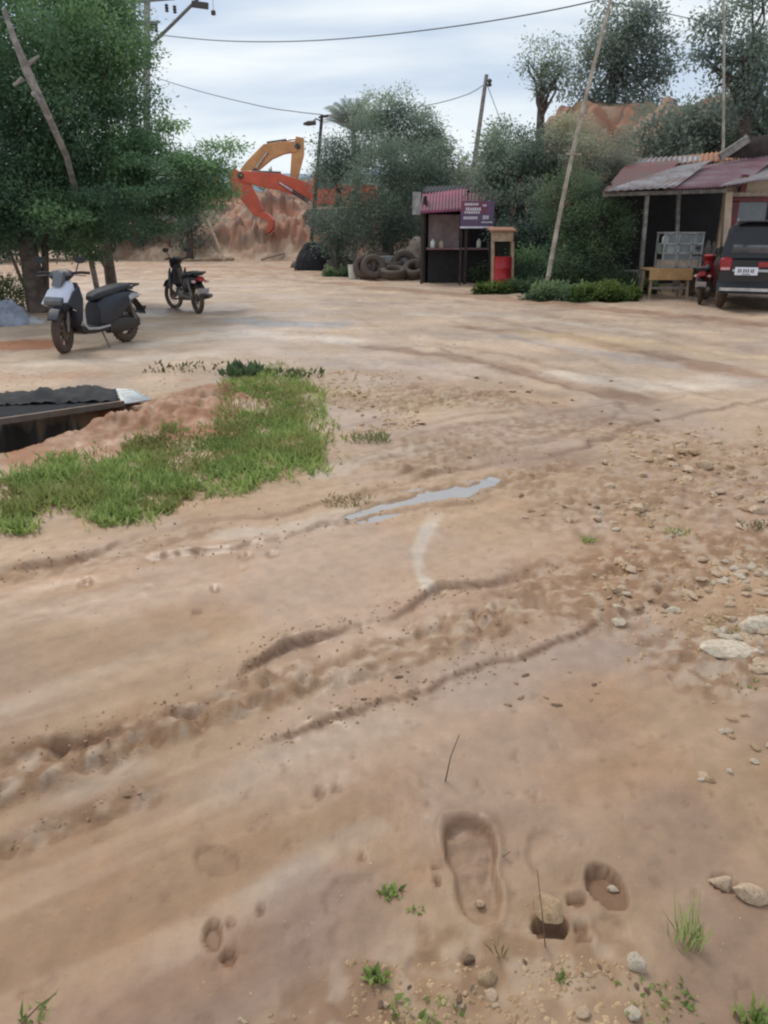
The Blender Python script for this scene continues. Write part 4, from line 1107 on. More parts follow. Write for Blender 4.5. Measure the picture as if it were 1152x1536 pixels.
def bamboo():
    b = on_ground(815, 447); Y = b.y
    top = px(920, -15, Y - .3)
    mb = MB(); n = 17
    pts = []; rs = []
    for i in range(n + 1):
        t = i / n
        p = (b - Vector((0, 0, .25))).lerp(top, t) + Vector((-0.10 * math.sin(math.pi * t), 0, 0))
        r = .055 - .022 * t
        if i: pts.append(p - (top - b).normalized() * .03); rs.append(r)
        pts.append(p); rs.append(r * 1.22)
        if i < n: pts.append(p + (top - b).normalized() * .03); rs.append(r)
    mb.tube(pts, rs, 10)
    root = empty('bamboo_pole', b, 0, 'tall pale bamboo pole leaning right beside the roadside bush', 'pole')
    mb.build('pole', M['bamboo'], root, off=b)
    q = b.lerp(top, .50)
    MB().tube([q + Vector((-.22, -.05, .02)), q + Vector((.12, -.05, 0))], .02, 6).build('peg', M['bamboo'], root, off=b)
bamboo()
# companion short stick at its foot
mb = MB(); p = on_ground(813, 450)
mb.tube([p - Vector((0, 0, .1)), p + Vector((.03, 0, .42))], [.03, .025], 7)
o = mb.build('stake', M['bamboo']); tag(o, 'short pale stake at the foot of the leaning bamboo pole', 'stake')

mb = MB(); Y = 27
b = px(1084, 330, Y); b.z = gz(b.x, b.y)
mb.tube([b - Vector((0, 0, .2)), px(1085, 215, Y), px(1086, 60, Y), px(1086, -30, Y)], [.05, .045, .035, .03], 7)
o = mb.build('antenna_mast', M['bamboo']); tag(o, 'thin pale mast standing straight behind the house roof', 'mast')

# slanted light pole in front of shop
mb = MB(); b = on_ground(680, 417)
mb.tube([b - Vector((0, 0, .1)), px(684, 350, b.y), px(690, 306, b.y)], [.045, .04, .035], 7)
o = mb.build('prop_pole', M['bamboo'], off=None); tag(o, 'thin pale slanted pole propped in front of the magenta awning', 'pole')

def wire(lab, pts, r):
    P = [px(*p) for p in pts]; out = []
    for i in range(len(P) - 1):
        p0 = P[max(i - 1, 0)]; p1 = P[i]; p2 = P[i + 1]; p3 = P[min(i + 2, len(P) - 1)]
        for k in range(10):
            t = k / 10
            out.append(0.5 * ((2 * p1) + (p2 - p0) * t + (2 * p0 - 5 * p1 + 4 * p2 - p3) * t * t + (3 * p1 - p0 - 3 * p2 + p3) * t ** 3))
    out.append(P[-1])
    o = MB().tube(out, r, 6).build('overhead_wire', M['wire']); tag(o, lab, 'wire')
wire('upper sagging black cable crossing the sky from the twin poles to the top edge', [(234, 52, 49.7), (330, 61, 46), (440, 62, 43), (560, 54, 39), (720, 34, 35), (885, 3, 31), (1010, -35, 28)], .024)
wire('lower thin cable from the twin poles down to the lamp pole', [(226, 114, 49.7), (300, 137, 45), (390, 159, 39), (440, 167, 36), (483, 172, 32.8)], .019)
wire('thin cable from the lamp pole to the grey leaning pole', [(483, 173, 32.8), (560, 167, 32), (640, 158, 31), (700, 142, 30), (730, 124, 29.4)], .013)
wire('faint cable above the bamboo pole toward the top right', [(910, 2, 19), (970, 14, 22), (1060, 34, 26), (1110, 52, 29)], .012)

# ================================================================== excavators
def excavator(lab, mats, Y, base_px, heading, boom, boom_w, dip, dip_w, bucket_dir, scale=1.0, bucket=True):
    """boom / dip: photo points at distance Y, base_px where the tracks stand; heading +1 = arm points right"""
    main = M[mats]
    bp = px(base_px[0], base_px[1], Y)
    b = Vector((bp.x, bp.y, gz(bp.x, bp.y)))
    root = empty('excavator', b, 0, lab, 'excavator')
    def W(x, y, z): return b + Vector((x * heading, y, z))
    k = scale
    # tracks
    for sy in (-1.15, 1.15):
        o = [(-1.9, .35), (-1.75, .08), (-1.5, 0), (1.5, 0), (1.75, .08), (1.9, .35), (1.9, .5), (1.7, .78), (1.4, .85), (-1.4, .85), (-1.7, .78), (-1.9, .5)]
        tr = MB().prism([(p[0] * k, p[1] * k) for p in o], W(0, sy * k, 0), (heading, 0, 0), (0, 0, 1), .55 * k).build('track', M['exc_dark'], root, off=b, bevel=.03)
        for i in range(5):
            MB().lathe([(.05, -.3), (.24, -.3), (.24, .3), (.05, .3)], W((-1.3 + .65 * i) * k, sy * k, .40 * k), (0, 1, 0), 12).build('roller', M['steel'], tr, off=b).matrix_parent_inverse = Matrix()
    MB().box(W(0, 0, .6 * k), (2.4 * k, 1.8 * k, .45 * k)).build('undercarriage', M['exc_dark'], root, off=b, bevel=.04)
    body = [(-2.1, 1.05), (1.2, 1.05), (1.2, 1.7), (.3, 2.05), (-1.9, 2.1), (-2.25, 1.8)]
    MB().prism([(p[0] * k, p[1] * k) for p in body], W(0, 0, 0), (heading, 0, 0), (0, 0, 1), 2.5 * k).build('engine_house', main, root, off=b, bevel=.08)
    MB().prism([(p[0] * k, p[1] * k) for p in [(-2.3, 1.1), (-2.05, 1.1), (-2.05, 1.95), (-2.4, 1.75)]], W(-.1 * k, 0, 0), (heading, 0, 0), (0, 0, 1), 2.4 * k).build('counterweight', M['exc_dark'], root, off=b, bevel=.05)
    cab = MB().prism([(p[0] * k, p[1] * k) for p in [(-.2, 1.2), (1.45, 1.2), (1.5, 1.8), (1.15, 2.85), (-.15, 2.9)]], W(0, -.75 * k, 0), (heading, 0, 0), (0, 0, 1), .95 * k).build('cab', main, root, off=b, bevel=.06)
    MB().prism([(p[0] * k, p[1] * k) for p in [(0, 1.9), (1.3, 1.9), (1.05, 2.7), (0, 2.72)]], W(0, -1.235 * k, 0), (heading, 0, 0), (0, 0, 1), .03 * k).build('window', M['car_glass'], cab, off=b)
    MB().tube([W(-1.2 * k, .4 * k, 2.05 * k), W(-1.2 * k, .4 * k, 2.6 * k)], .07 * k, 8).build('exhaust', M['exc_dark'], root, off=b)
    # arm
    N = Vector((0, 1, 0))
    BP = [px(u, v, Y) for u, v in boom]; DP = [px(u, v, Y) for u, v in dip]
    MB().strip(BP, boom_w, N, .5 * k).build('boom', main, root, off=b, bevel=.03)
    MB().strip([p + Vector((0, 0, 0)) for p in DP], dip_w, N, .36 * k).build('dipper', main, root, off=b, bevel=.03)
    for P in (BP[0], BP[-1]):
        MB().lathe([(.02, -.36), (.17, -.34), (.17, .34), (.02, .36)], P, (0, 1, 0), 14).build('pivot', M['exc_dark'], root, off=b)
    # cylinders
    m = len(BP) // 2
    a0 = BP[0].lerp(BP[1], .3) + Vector((.2 * heading, -.32, -.45)); a1 = BP[m] + Vector((0, -.32, -.05))
    MB().tube([a0, a0.lerp(a1, .55)], .11 * k, 10).build('cylinder', M['exc_dark'], root, off=b)
    MB().tube([a0.lerp(a1, .5), a1], .06 * k, 10).build('piston', M['chrome'], root, off=b)
    dB = (BP[-1] - BP[-2]).normalized(); up = N.cross(dB).normalized()
    if up.z < 0: up = -up
    c0 = BP[m] + up * (boom_w[m] * .5 + .02); c1 = DP[0] + (BP[-1] - DP[0]) * .12
    MB().tube([c0, c0.lerp(c1, .6)], .10 * k, 10).build('cylinder', M['exc_dark'], root, off=b)
    MB().tube([c0.lerp(c1, .55), c1], .055 * k, 10).build('piston', M['chrome'], root, off=b)
    if bucket:
        E = DP[-1]; bd = Vector(bucket_dir).normalized(); bs = N.cross(bd).normalized()
        o = [(0, -.18), (.25, -.42), (.7, -.5), (1.05, -.28), (1.15, .12), (1.0, .16), (.85, -.1), (.55, -.2), (.2, .1), (0, .16)]
        bk = MB().prism([(p[0] * k, p[1] * k) for p in o], E, bd, bs, .95 * k).build('bucket', M['exc_dark'] if mats != 'exc_orange' else main, root, off=b, bevel=.02)
        t = MB()
        for i in range(4):
            q = E + bd * (1.08 * k) + bs * (.14 * k) + N * ((-.38 + .25 * i) * k)
            t.bar(q, q + bs * (.22 * k), .09 * k, .07 * k, up=(0, 1, 0))
        t.build('teeth', M['steel'], bk, off=b)
    return root
excavator('orange-red excavator arm hanging down over the front of the red mound', 'exc_orange', 46.0, (508, 300), -1,
          [(476, 292), (450, 283), (420, 273), (395, 270), (362, 264)], [.75, .85, .85, .75, .55],
          [(346, 256), (360, 274), (374, 296), (390, 320)], [.5, 1.0, .85, .6], (.5, 0, -.9))
excavator('amber excavator with its boom arched high behind the orange-red one', 'exc_yellow', 54.5, (300, 290), 1,
          [(352, 280), (376, 252), (402, 228), (424, 222), (447, 220)], [.6, .85, 1.0, .75, .6],
          [(450, 206), (447, 230), (441, 268)], [.5, .8, .5], (-.1, 0, -1))

# debris at the foot of the mound
for (lab, a, bb, r) in [('long fallen pale log lying at the foot of the red mound', (268, 356, 42.5), (332, 350, 42.8), .10),
                        ('thin pale pole leaning on the foot of the red mound', (312, 330, 43), (336, 372, 41.5), .07),
                        ('grey broken plank lying on the lower slope of the red mound', (392, 372, 42.8), (425, 352, 45), .07),
                        ('dark charred log among the rubble at the mound foot', (300, 372, 42.5), (350, 366, 43), .12),
                        ('reddish brown post right of the white-based pole', (253, 388, 46), (253, 332, 46), .20)]:
    p = px(*a); q = px(*bb)
    for s_ in (p, q):
        if 'lying' in lab or 'charred' in lab: s_.z = gz(s_.x, s_.y) + .08
    if lab.startswith('red'):
        p.z = gz(p.x, p.y) - .1
    if lab.startswith('thin'):
        p.z = max(p.z, gz(p.x, p.y) + .05); q.z = gz(q.x, q.y)
    o = MB().tube([p, p.lerp(q, .5) + Vector((0, 0, .02)), q], [r, r * .9, r * .8], 8).build('log' if 'log' in lab else ('post' if 'post' in lab else 'timber_pole'), M['roof_rust' if 'red' in lab[:4] else 'tan_wood'])
    tag(o, lab, 'post' if 'post' in lab else ('log' if 'log' in lab else 'pole'))

# ================================================================== two wheelers
def wheel(parent, c, r, w, alloy=True, rz=0.0, spokes=6):
    """wheel with tyre and rim, axle along local y; c local centre"""
    h = empty('wheel', c, rz); h.parent = parent
    t = MB()
    prof = []
    for k in range(12):
        a = 2 * math.pi * k / 12
        prof.append((r - w * .55 + math.cos(a) * w * .55, math.sin(a) * w * .5))
    t.lathe(prof, (0, 0, 0), (0, 1, 0), 28, closed=True)
    # tread blocks
    for k in range(28):
        a = 2 * math.pi * k / 28
        p = Vector((math.cos(a) * (r - .002), 0, math.sin(a) * (r - .002)))
        t.bar(p + Vector((0, -w * .28, 0)), p + Vector((0, w * .28, 0)), .012, .012, up=p.normalized())
    t.build('tyre', M['rubber'], h)
    m = MB(); rr = r - w * .95
    m.lathe([(rr, -w * .38), (rr + .022, -w * .38), (rr + .012, 0), (rr + .022, w * .38), (rr, w * .38)], (0, 0, 0), (0, 1, 0), 24, closed=True)
    m.lathe([(.01, -w * .5), (.055, -w * .5), (.055, w * .5), (.01, w * .5)], (0, 0, 0), (0, 1, 0), 14)
    for k in range(spokes):
        a = 2 * math.pi * k / spokes
        d = Vector((math.cos(a), 0, math.sin(a)))
        m.bar(d * .03, d * (rr + .005), .03 if alloy else .008, .03 if alloy else .008, up=(0, 1, 0))
    m.lathe([(.06, w * .42), (.10, w * .42), (.10, w * .47), (.06, w * .47)], (0, 0, 0), (0, 1, 0), 20, closed=True)
    m.build('rim', M['alloy'] if alloy else M['steel'], h)
    return h

def make_scooter(loc, rz, label, steer=0.25):
    t = empty('scooter', loc, rz, label, 'scooter')
    fx, rx, wr = .64, -.64, .285
    # rear end
    wheel(t, (rx, 0, wr), wr, .11)
    MB().loft([((-.93, 0, .66), (0, .05, 0), (.02, 0, .03)), ((-.80, 0, .66), (0, .12, 0), (0, 0, .075)), ((-.60, 0, .61), (0, .17, 0), (0, 0, .15)),
               ((-.38, 0, .54), (0, .185, 0), (0, 0, .22)), ((-.15, 0, .47), (0, .18, 0), (0, 0, .24)), ((-.02, 0, .42), (0, .14, 0), (0, 0, .20))], 22, 2.8).build('body_panel', M['navy_paint'], t)
    for sy in (-1, 1):
        MB().prism([(-.90, .675), (-.62, .60), (-.42, .575), (-.50, .63), (-.70, .70)], (0, sy * .142, 0), (1, 0, 0), (0, 0, 1), .045).build('side_trim', M['silver_paint'], t, bevel=.006)
    MB().loft([((-.80, 0, .765), (0, .09, 0), (.01, 0, .025)), ((-.70, 0, .79), (0, .13, 0), (0, 0, .05)), ((-.48, 0, .775), (0, .15, 0), (0, 0, .055)), ((-.25, 0, .735), (0, .145, 0), (0, 0, .06)),
               ((-.06, 0, .70), (0, .11, 0), (0, 0, .055)), ((.02, 0, .67), (0, .06, 0), (0, 0, .03))], 20, 3.0).build('seat', M['seat_vinyl'], t)
    MB().tube([(-.60, .13, .76), (-.80, .13, .80), (-.93, .09, .81), (-.93, -.09, .81), (-.80, -.13, .80), (-.60, -.13, .76)], .016, 8).build('grab_rail', M['black_plastic'], t)
    MB().loft([((-.90, 0, .66), (0, .085, 0), (.03, 0, .045)), ((-.96, 0, .665), (0, .055, 0), (.02, 0, .03))], 14, 3).build('tail_light', M['red_lamp'], t)
    mf = MB(); mf.strip([(-.88, 0, .60), (-.98, 0, .50), (-1.06, 0, .38)], [.02, .02, .02], (0, 1, 0), .13)
    mf.build('rear_mudguard', M['black_plastic'], t)
    MB().box((-1.03, 0, .44), (.012, .17, .11), Matrix.Rotation(R(-32), 3, 'Y')).build('number_plate', M['black_plastic'], t)
    MB().loft([((-.80, .11, .29), (0, .05, 0), (0, 0, .07)), ((-.50, .11, .28), (0, .065, 0), (0, 0, .10)), ((-.18, .08, .29), (0, .06, 0), (0, 0, .11))], 14, 3).build('engine_case', M['black_plastic'], t)
    MB().loft([((-.92, -.16, .34), (0, .055, 0), (0, 0, .055)), ((-.60, -.16, .32), (0, .06, 0), (0, 0, .06)), ((-.35, -.15, .28), (0, .04, 0), (0, 0, .04)), ((-.2, -.10, .26), (0, .025, 0), (0, 0, .025))], 14, 2.2).build('exhaust', M['steel'], t)
    MB().tube([(-.72, .14, .33), (-.62, .14, .62)], .028, 8).build('shock_absorber', M['steel'], t)
    # floor and tunnel
    MB().loft([((-.15, 0, .27), (0, .15, 0), (0, 0, .05)), ((.10, 0, .265), (0, .17, 0), (0, 0, .055)), ((.30, 0, .275), (0, .17, 0), (0, 0, .055)), ((.38, 0, .31), (0, .15, 0), (0, 0, .05))], 18, 4).build('floorboard', M['black_plastic'], t)
    for sy in (-1, 1):
        MB().strip([(-.14, sy * .175, .30), (.10, sy * .19, .285), (.30, sy * .19, .30), (.40, sy * .185, .40), (.42, sy * .18, .55)], [.025, .03, .035, .03, .022], (0, 1, 0), .025).build('floor_trim', M['silver_paint'], t, bevel=.006)
    # leg shield and nose
    ax = Vector((-.30, 0, .95)).normalized()
    MB().loft([((.40, 0, .33), (0, .13, 0), (.04, 0, 0)), ((.43, 0, .42), (0, .21, 0), (.07, 0, 0)), ((.43, 0, .56), (0, .235, 0), (.08, 0, 0)), ((.40, 0, .70), (0, .235, 0), (.07, 0, 0)),
               ((.355, 0, .82), (0, .16, 0), (.06, 0, 0)), ((.33, 0, .90), (0, .10, 0), (.05, 0, 0))], 20, 2.8).build('leg_shield', M['navy_paint'], t)
    MB().loft([((.60, 0, .49), (0, .04, 0), (.02, 0, .02)), ((.59, 0, .55), (0, .13, 0), (.075, 0, 0)), ((.575, 0, .62), (0, .185, 0), (.10, 0, 0)), ((.56, 0, .665), (0, .19, 0), (.10, 0, 0))], 20, 2.5).build('lower_fairing', M['navy_paint'], t)
    MB().loft([((.565, 0, .668), (0, .20, 0), (.115, 0, 0)), ((.54, 0, .73), (0, .205, 0), (.12, 0, 0)), ((.49, 0, .82), (0, .17, 0), (.11, 0, 0)),
               ((.44, 0, .90), (0, .115, 0), (.08, 0, 0)), ((.41, 0, .95), (0, .05, 0), (.04, 0, 0))], 20, 2.5).build('nose_fairing', M['white_paint'], t)
    MB().prism([(.50, .91), (.60, .86), (.52, 1.04), (.46, 1.06)], (0, 0, 0), (1, 0, 0), (0, 0, 1), .16).build('windscreen', M['car_glass'], t, bevel=.01)
    for sy in (-1, 1):
        MB().prism([(.66, .64), (.50, .56), (.40, .66), (.41, .86), (.52, .80)], (0, sy * .215, 0), (1, 0, 0), (0, 0, 1), .035).build('fairing_wing', M['navy_paint' if sy > 0 else 'white_paint'], t, bevel=.008)
        MB().loft([((.49, sy * .175, .55), (0, .02, 0), (.045, 0, .02)), ((.48, sy * .19, .58), (0, .018, 0), (.035, 0, .018))], 12, 2.4).build('indicator', M['lamp_glass'], t)
    MB().prism([(.655, .74), (.70, .69), (.685, .63), (.60, .68)], (0, 0, 0), (1, 0, 0), (0, 0, 1), .30).build('headlight', M['car_glass'], t, bevel=.01)
    # steering group turned toward the viewer
    g = empty('steering', (fx - .12, 0, 0), steer); g.parent = t
    x0 = .12
    wheel(g, (x0, 0, wr), wr, .10)
    MB().strip([(x0 - .28, 0, wr + .14), (x0 - .18, 0, wr + .27), (x0, 0, wr + .315), (x0 + .16, 0, wr + .28), (x0 + .27, 0, wr + .18)], [.03, .04, .045, .04, .02], (0, 1, 0), .14).build('front_mudguard', M['navy_paint'], g, bevel=.012)
    fk = MB()
    for sy in (-1, 1): fk.tube([(x0, sy * .075, wr), (x0 - .10, sy * .075, wr + .36)], .024, 9)
    fk.build('fork', M['steel'], g)
    MB().tube([(x0 - .10, 0, wr + .36), (x0 - .25, 0, .98)], .03, 10).build('steering_column', M['black_plastic'], g)
    MB().loft([((x0 - .18, 0, .93), (0, .10, 0), (.06, 0, 0)), ((x0 - .20, 0, .99), (0, .17, 0), (.075, 0, 0)), ((x0 - .24, 0, 1.05), (0, .13, 0), (.06, 0, 0)), ((x0 - .26, 0, 1.07), (0, .06, 0), (.03, 0, 0))], 16, 2.6).build('handlebar_cover', M['navy_paint'], g)
    for sy in (-1, 1):
        hb = MB().tube([(x0 - .22, sy * .12, 1.02), (x0 - .27, sy * .24, 1.03), (x0 - .31, sy * .35, 1.02)], [.02, .019, .02], 9).build('handgrip', M['rubber'], g)
        MB().tube([(x0 - .20, sy * .18, 1.00), (x0 - .21, sy * .33, .99)], .007, 6).build('brake_lever', M['steel'], g)
        mr = MB().tube([(x0 - .24, sy * .19, 1.04), (x0 - .22, sy * .24, 1.14), (x0 - .23, sy * .27, 1.18)], .008, 6)
        mr.loft([((x0 - .21, sy * .27, 1.19), (0, .075, 0), (0, 0, .045)), ((x0 - .235, sy * .27, 1.19), (0, .07, 0), (0, 0, .042))], 14, 2.4)
        mr.build('mirror', M['black_plastic'], g)
    # side stand
    MB().tube([(-.02, .12, .24), (.02, .26, .02)], .013, 7).build('kickstand', M['steel'], t)
    return t

def make_motorcycle(loc, rz, label, paint, steer=0.2, spoke=True):
    t = empty('motorcycle', loc, rz, label, 'motorcycle')
    fx, rx, wr = .62, -.62, .29
    P = M[paint]
    wheel(t, (rx, 0, wr), wr, .085, alloy=False, spokes=18)
    sh = MB()
    for sy in (-1, 1): sh.tube([(rx, sy * .11, wr + .03), (rx + .10, sy * .13, .64)], .026, 8)
    sh.build('shock_absorber', M['steel'], t)
    MB().loft([((-.86, 0, .66), (0, .07, 0), (0, 0, .04)), ((-.66, 0, .63), (0, .115, 0), (0, 0, .09)), ((-.35, 0, .56), (0, .12, 0), (0, 0, .15)), ((-.10, 0, .50), (0, .09, 0), (0, 0, .13)), ((.05, 0, .48), (0, .06, 0), (0, 0, .08))], 18, 2.6).build('body_panel', P, t)
    MB().loft([((-.80, 0, .755), (0, .09, 0), (0, 0, .03)), ((-.60, 0, .765), (0, .125, 0), (0, 0, .045)), ((-.30, 0, .735), (0, .12, 0), (0, 0, .05)), ((-.02, 0, .68), (0, .085, 0), (0, 0, .04)), ((.05, 0, .65), (0, .05, 0), (0, 0, .02))], 18, 3).build('seat', M['seat_vinyl'], t)
    MB().tube([(-.58, .13, .74), (-.80, .13, .78), (-.92, .09, .80), (-.92, -.09, .80), (-.80, -.13, .78), (-.58, -.13, .74)], .014, 8).build('grab_rail', M['steel'], t)
    MB().loft([((-.84, 0, .67), (0, .08, 0), (0, 0, .045)), ((-.93, 0, .66), (0, .06, 0), (0, 0, .035))], 14, 3).build('tail_light', M['red_lamp'], t)
    for sy in (-1, 1):
        MB().loft([((-.82, sy * .13, .62), (0, .045, 0), (0, 0, .03)), ((-.88, sy * .14, .62), (0, .035, 0), (0, 0, .022))], 10).build('indicator', M['pink_lamp'], t)
    MB().strip([(-.50, 0, .60), (-.72, 0, .61), (-.88, 0, .50), (-.98, 0, .36)], [.02, .02, .02, .02], (0, 1, 0), .13).build('rear_mudguard', M['black_plastic'], t)
    MB().box((-.97, 0, .45), (.012, .22, .11), Matrix.Rotation(R(-22), 3, 'Y')).build('number_plate', M['silver_paint'], t)
    e = MB().loft([((-.14, 0, .33), (0, .11, 0), (0, 0, .11)), ((.10, 0, .33), (0, .13, 0), (0, 0, .12)), ((.26, 0, .36), (0, .07, 0), (0, 0, .07))], 14, 3)
    for i in range(5): e.box((.22 + .025 * i, 0, .36), (.008, .17, .15))
    e.build('engine', M['steel'], t)
    MB().loft([((-.95, -.15, .36), (0, .042, 0), (0, 0, .042)), ((-.55, -.15, .30), (0, .048, 0), (0, 0, .048)), ((-.25, -.14, .24), (0, .025, 0), (0, 0, .025)), ((.15, -.11, .22), (0, .02, 0), (0, 0, .02)), ((.28, -.07, .30), (0, .02, 0), (0, 0, .02))], 12, 2).build('exhaust', M['steel'], t)
    MB().tube([(-.62, .10, wr), (-.1, .10, .32)], .03, 8).build('swing_arm', M['steel'], t)
    MB().tube([(0, -.24, .25), (0, .24, .25)], .016, 8).build('footrest', M['rubber'], t)
    for sy in (-1, 1):
        MB().prism([(.30, .34), (.46, .36), (.50, .55), (.44, .76), (.34, .84), (.34, .60)], (0, sy * .16, 0), (1, 0, 0), (0, 0, 1), .03).build('leg_shield', P, t, bevel=.01)
    MB().loft([((.38, 0, .52), (0, .15, 0), (.05, 0, 0)), ((.42, 0, .66), (0, .14, 0), (.07, 0, 0)), ((.38, 0, .82), (0, .10, 0), (.06, 0, 0)), ((.34, 0, .90), (0, .06, 0), (.04, 0, 0))], 16, 2.6).build('front_cowl', P, t)
    MB().tube([(.30, 0, .80), (.10, 0, .56), (-.1, 0, .52)], .05, 9).build('frame', M['exc_dark'], t)
    g = empty('steering', (fx - .12, 0, 0), steer); g.parent = t
    x0 = .12
    wheel(g, (x0, 0, wr), wr, .075, alloy=False, spokes=18)
    MB().strip([(x0 - .26, 0, wr + .16), (x0 - .14, 0, wr + .29), (x0 + .02, 0, wr + .315), (x0 + .18, 0, wr + .26), (x0 + .27, 0, wr + .15)], [.03, .035, .035, .03, .02], (0, 1, 0), .11).build('front_mudguard', P, g, bevel=.01)
    fk = MB()
    for sy in (-1, 1): fk.tube([(x0, sy * .075, wr), (x0 - .20, sy * .075, .86)], .022, 9)
    fk.build('fork', M['steel'], g)
    MB().loft([((x0 - .08, 0, .86), (0, .09, 0), (.03, 0, .06)), ((x0 - .16, 0, .96), (0, .15, 0), (.07, 0, .04)), ((x0 - .26, 0, 1.02), (0, .10, 0), (.05, 0, .02))], 16, 2.6).build('headlight_cowl', P, g)
    MB().loft([((x0 - .05, 0, .90), (0, .075, 0), (.02, 0, .06)), ((x0 - .03, 0, .90), (0, .06, 0), (.015, 0, .05))], 14, 2.2).build('headlight', M['lamp_glass'], g)
    for sy in (-1, 1):
        MB().tube([(x0 - .22, sy * .10, .99), (x0 - .28, sy * .24, 1.02), (x0 - .32, sy * .35, 1.0)], .018, 8).build('handgrip', M['rubber'], g)
        mr = MB().tube([(x0 - .26, sy * .20, 1.02), (x0 - .24, sy * .26, 1.14)], .008, 6)
        mr.loft([((x0 - .22, sy * .27, 1.17), (0, .07, 0), (0, 0, .045)), ((x0 - .245, sy * .27, 1.17), (0, .065, 0), (0, 0, .04))], 14, 2.4)
        mr.build('mirror', M['black_plastic'], g)
    MB().tube([(-.02, .11, .24), (.02, .24, .02)], .013, 7).build('kickstand', M['steel'], t)
    return t

def place2(f, r):
    f = on_ground(*f); r = on_ground(*r)
    c = (f + r) / 2
    return c, math.atan2(f.y - r.y, f.x - r.x)
c, a = place2((90, 530), (193, 512))
make_scooter((c.x, c.y, c.z - .005), a, 'white and navy scooter parked under the spreading tree facing the camera', steer=0.38)
c, a = place2((262, 462), (301, 471))
b = make_motorcycle((c.x, c.y, c.z - .005), a - .06, 'small dark motorcycle parked alone on the dirt road beyond the white scooter', 'black_plastic', steer=.3)
c, a = place2((1062, 446), (1043, 461))
make_motorcycle((c.x, c.y, c.z - .005), a, 'red motorcycle seen from behind between the ochre table and the black car', 'red_paint', steer=-.2)

# ================================================================== black car (rear towards us, nose to the house)
def car():
    p = on_ground(1137, 468)
    yaw = R(90 - 24)
    t = empty('parked_car', (p.x, p.y, p.z), yaw, 'black high-bodied car parked nose-in at the house, white number plate at its rear', 'car')
    # local x forward, rear face at x = 0
    W = .87
    def sec(x, z0, z1, w): return ((x, 0, (z0 + z1) / 2), (0, w, 0), (0, 0, (z1 - z0) / 2))
    MB().loft([sec(.02, .42, .98, W * .95), sec(.10, .36, 1.02, W * .99), sec(.6, .32, 1.04, W), sec(2.6, .32, 1.04, W), sec(3.4, .34, .98, W * .99), sec(4.0, .38, .90, W * .93), sec(4.2, .45, .80, W * .8)], 36, 6).build('body', M['dark_paint'], t)
    MB().loft([sec(.14, .95, 1.05, W * .97), ((.20, 0, 1.20), (0, W * .93, 0), (0, 0, .20)), ((.32, 0, 1.32), (0, W * .86, 0), (0, 0, .36)), ((.7, 0, 1.36), (0, W * .84, 0), (0, 0, .37)), ((1.9, 0, 1.36), (0, W * .84, 0), (0, 0, .36)), ((2.5, 0, 1.25), (0, W * .88, 0), (0, 0, .25)), ((3.0, 0, 1.02), (0, W * .92, 0), (0, 0, .06))], 36, 5).build('cabin', M['dark_paint'], t)
    # rear window, slightly proud
    MB().add([(.135, -.66, 1.10), (.135, .66, 1.10), (.262, .60, 1.50), (.262, -.60, 1.50)], [(0, 1, 2, 3)]).build('rear_window', M['car_glass'], t, solid=.02)
    for sy in (-1, 1):
        MB().add([(.45, sy * .80, 1.12), (2.3, sy * .80, 1.12), (1.95, sy * .765, 1.58), (.55, sy * .765, 1.58)], [(0, 1, 2, 3)]).build('side_window', M['car_glass'], t, solid=.02)
        tl = MB().loft([((.035, sy * .72, .90), (0, .12, 0), (0, 0, .13)), ((-.02, sy * .72, .90), (0, .10, 0), (0, 0, .11))], 16, 4).build('tail_light', M['red_lamp'], t)
        MB().loft([((-.02, sy * .72, .815), (0, .09, 0), (0, 0, .028)), ((-.032, sy * .72, .815), (0, .08, 0), (0, 0, .022))], 14, 4).build('lens', M['pink_lamp'], tl)
    MB().box((-.012, -.20, .90), (.03, .66, .10)).build('red_garnish', M['red_lamp'], t, bevel=.01)
    MB().box((-.022, .06, .785), (.05, 1.05, .05)).build('garnish', M['silver_paint'], t, bevel=.012)
    pl = MB().box((-.055, .33, .775), (.02, .42, .15)).build('number_plate', M['plate'], t, bevel=.004)
    tx = MB()
    for i, yy in enumerate((.47, .43, .375, .335, .295, .24, .205)):
        tx.box((-.067, yy, .782), (.004, .022, .075 - .012 * (i % 2)))
    tx.box((-.067, .33, .718), (.004, .16, .014))
    tx.build('plate_marks', M['plate_ink'], pl)
    MB().loft([((-.02, 0, .52), (0, W * .97, 0), (.10, 0, .14)), ((-.05, 0, .45), (0, W * .96, 0), (.12, 0, .10))], 24, 5).build('bumper', M['black_plastic'], t)
    MB().loft([((-.09, 0, .40), (0, W * .9, 0), (.06, 0, 0)), ((-.09, 0, .46), (0, W * .9, 0), (.06, 0, 0))], 20, 8).build('step_bar', M['chrome'], t)
    MB().tube([(.25, -.02, 1.16), (.16, .10, 1.14), (.17, .42, 1.16)], .012, 6).build('wiper', M['black_plastic'], t)
    MB().box((.30, 0, 1.70), (.22, 1.2, .03)).build('spoiler', M['dark_paint'], t, bevel=.012)
    for sy in (-1, 1):
        MB().tube([(.5, sy * .62, 1.74), (1.9, sy * .62, 1.745)], .018, 8).build('roof_rail', M['silver_paint'], t)
        MB().loft([((2.55, sy * .93, 1.08), (0, .07, 0), (0, 0, .07)), ((2.62, sy * .95, 1.08), (0, .09, 0), (0, 0, .08))], 12).build('wing_mirror', M['dark_paint'], t)
        for x in (.78, 3.30):
            wheel(t, (x, sy * .74, .335), .335, .21, spokes=5)
car()
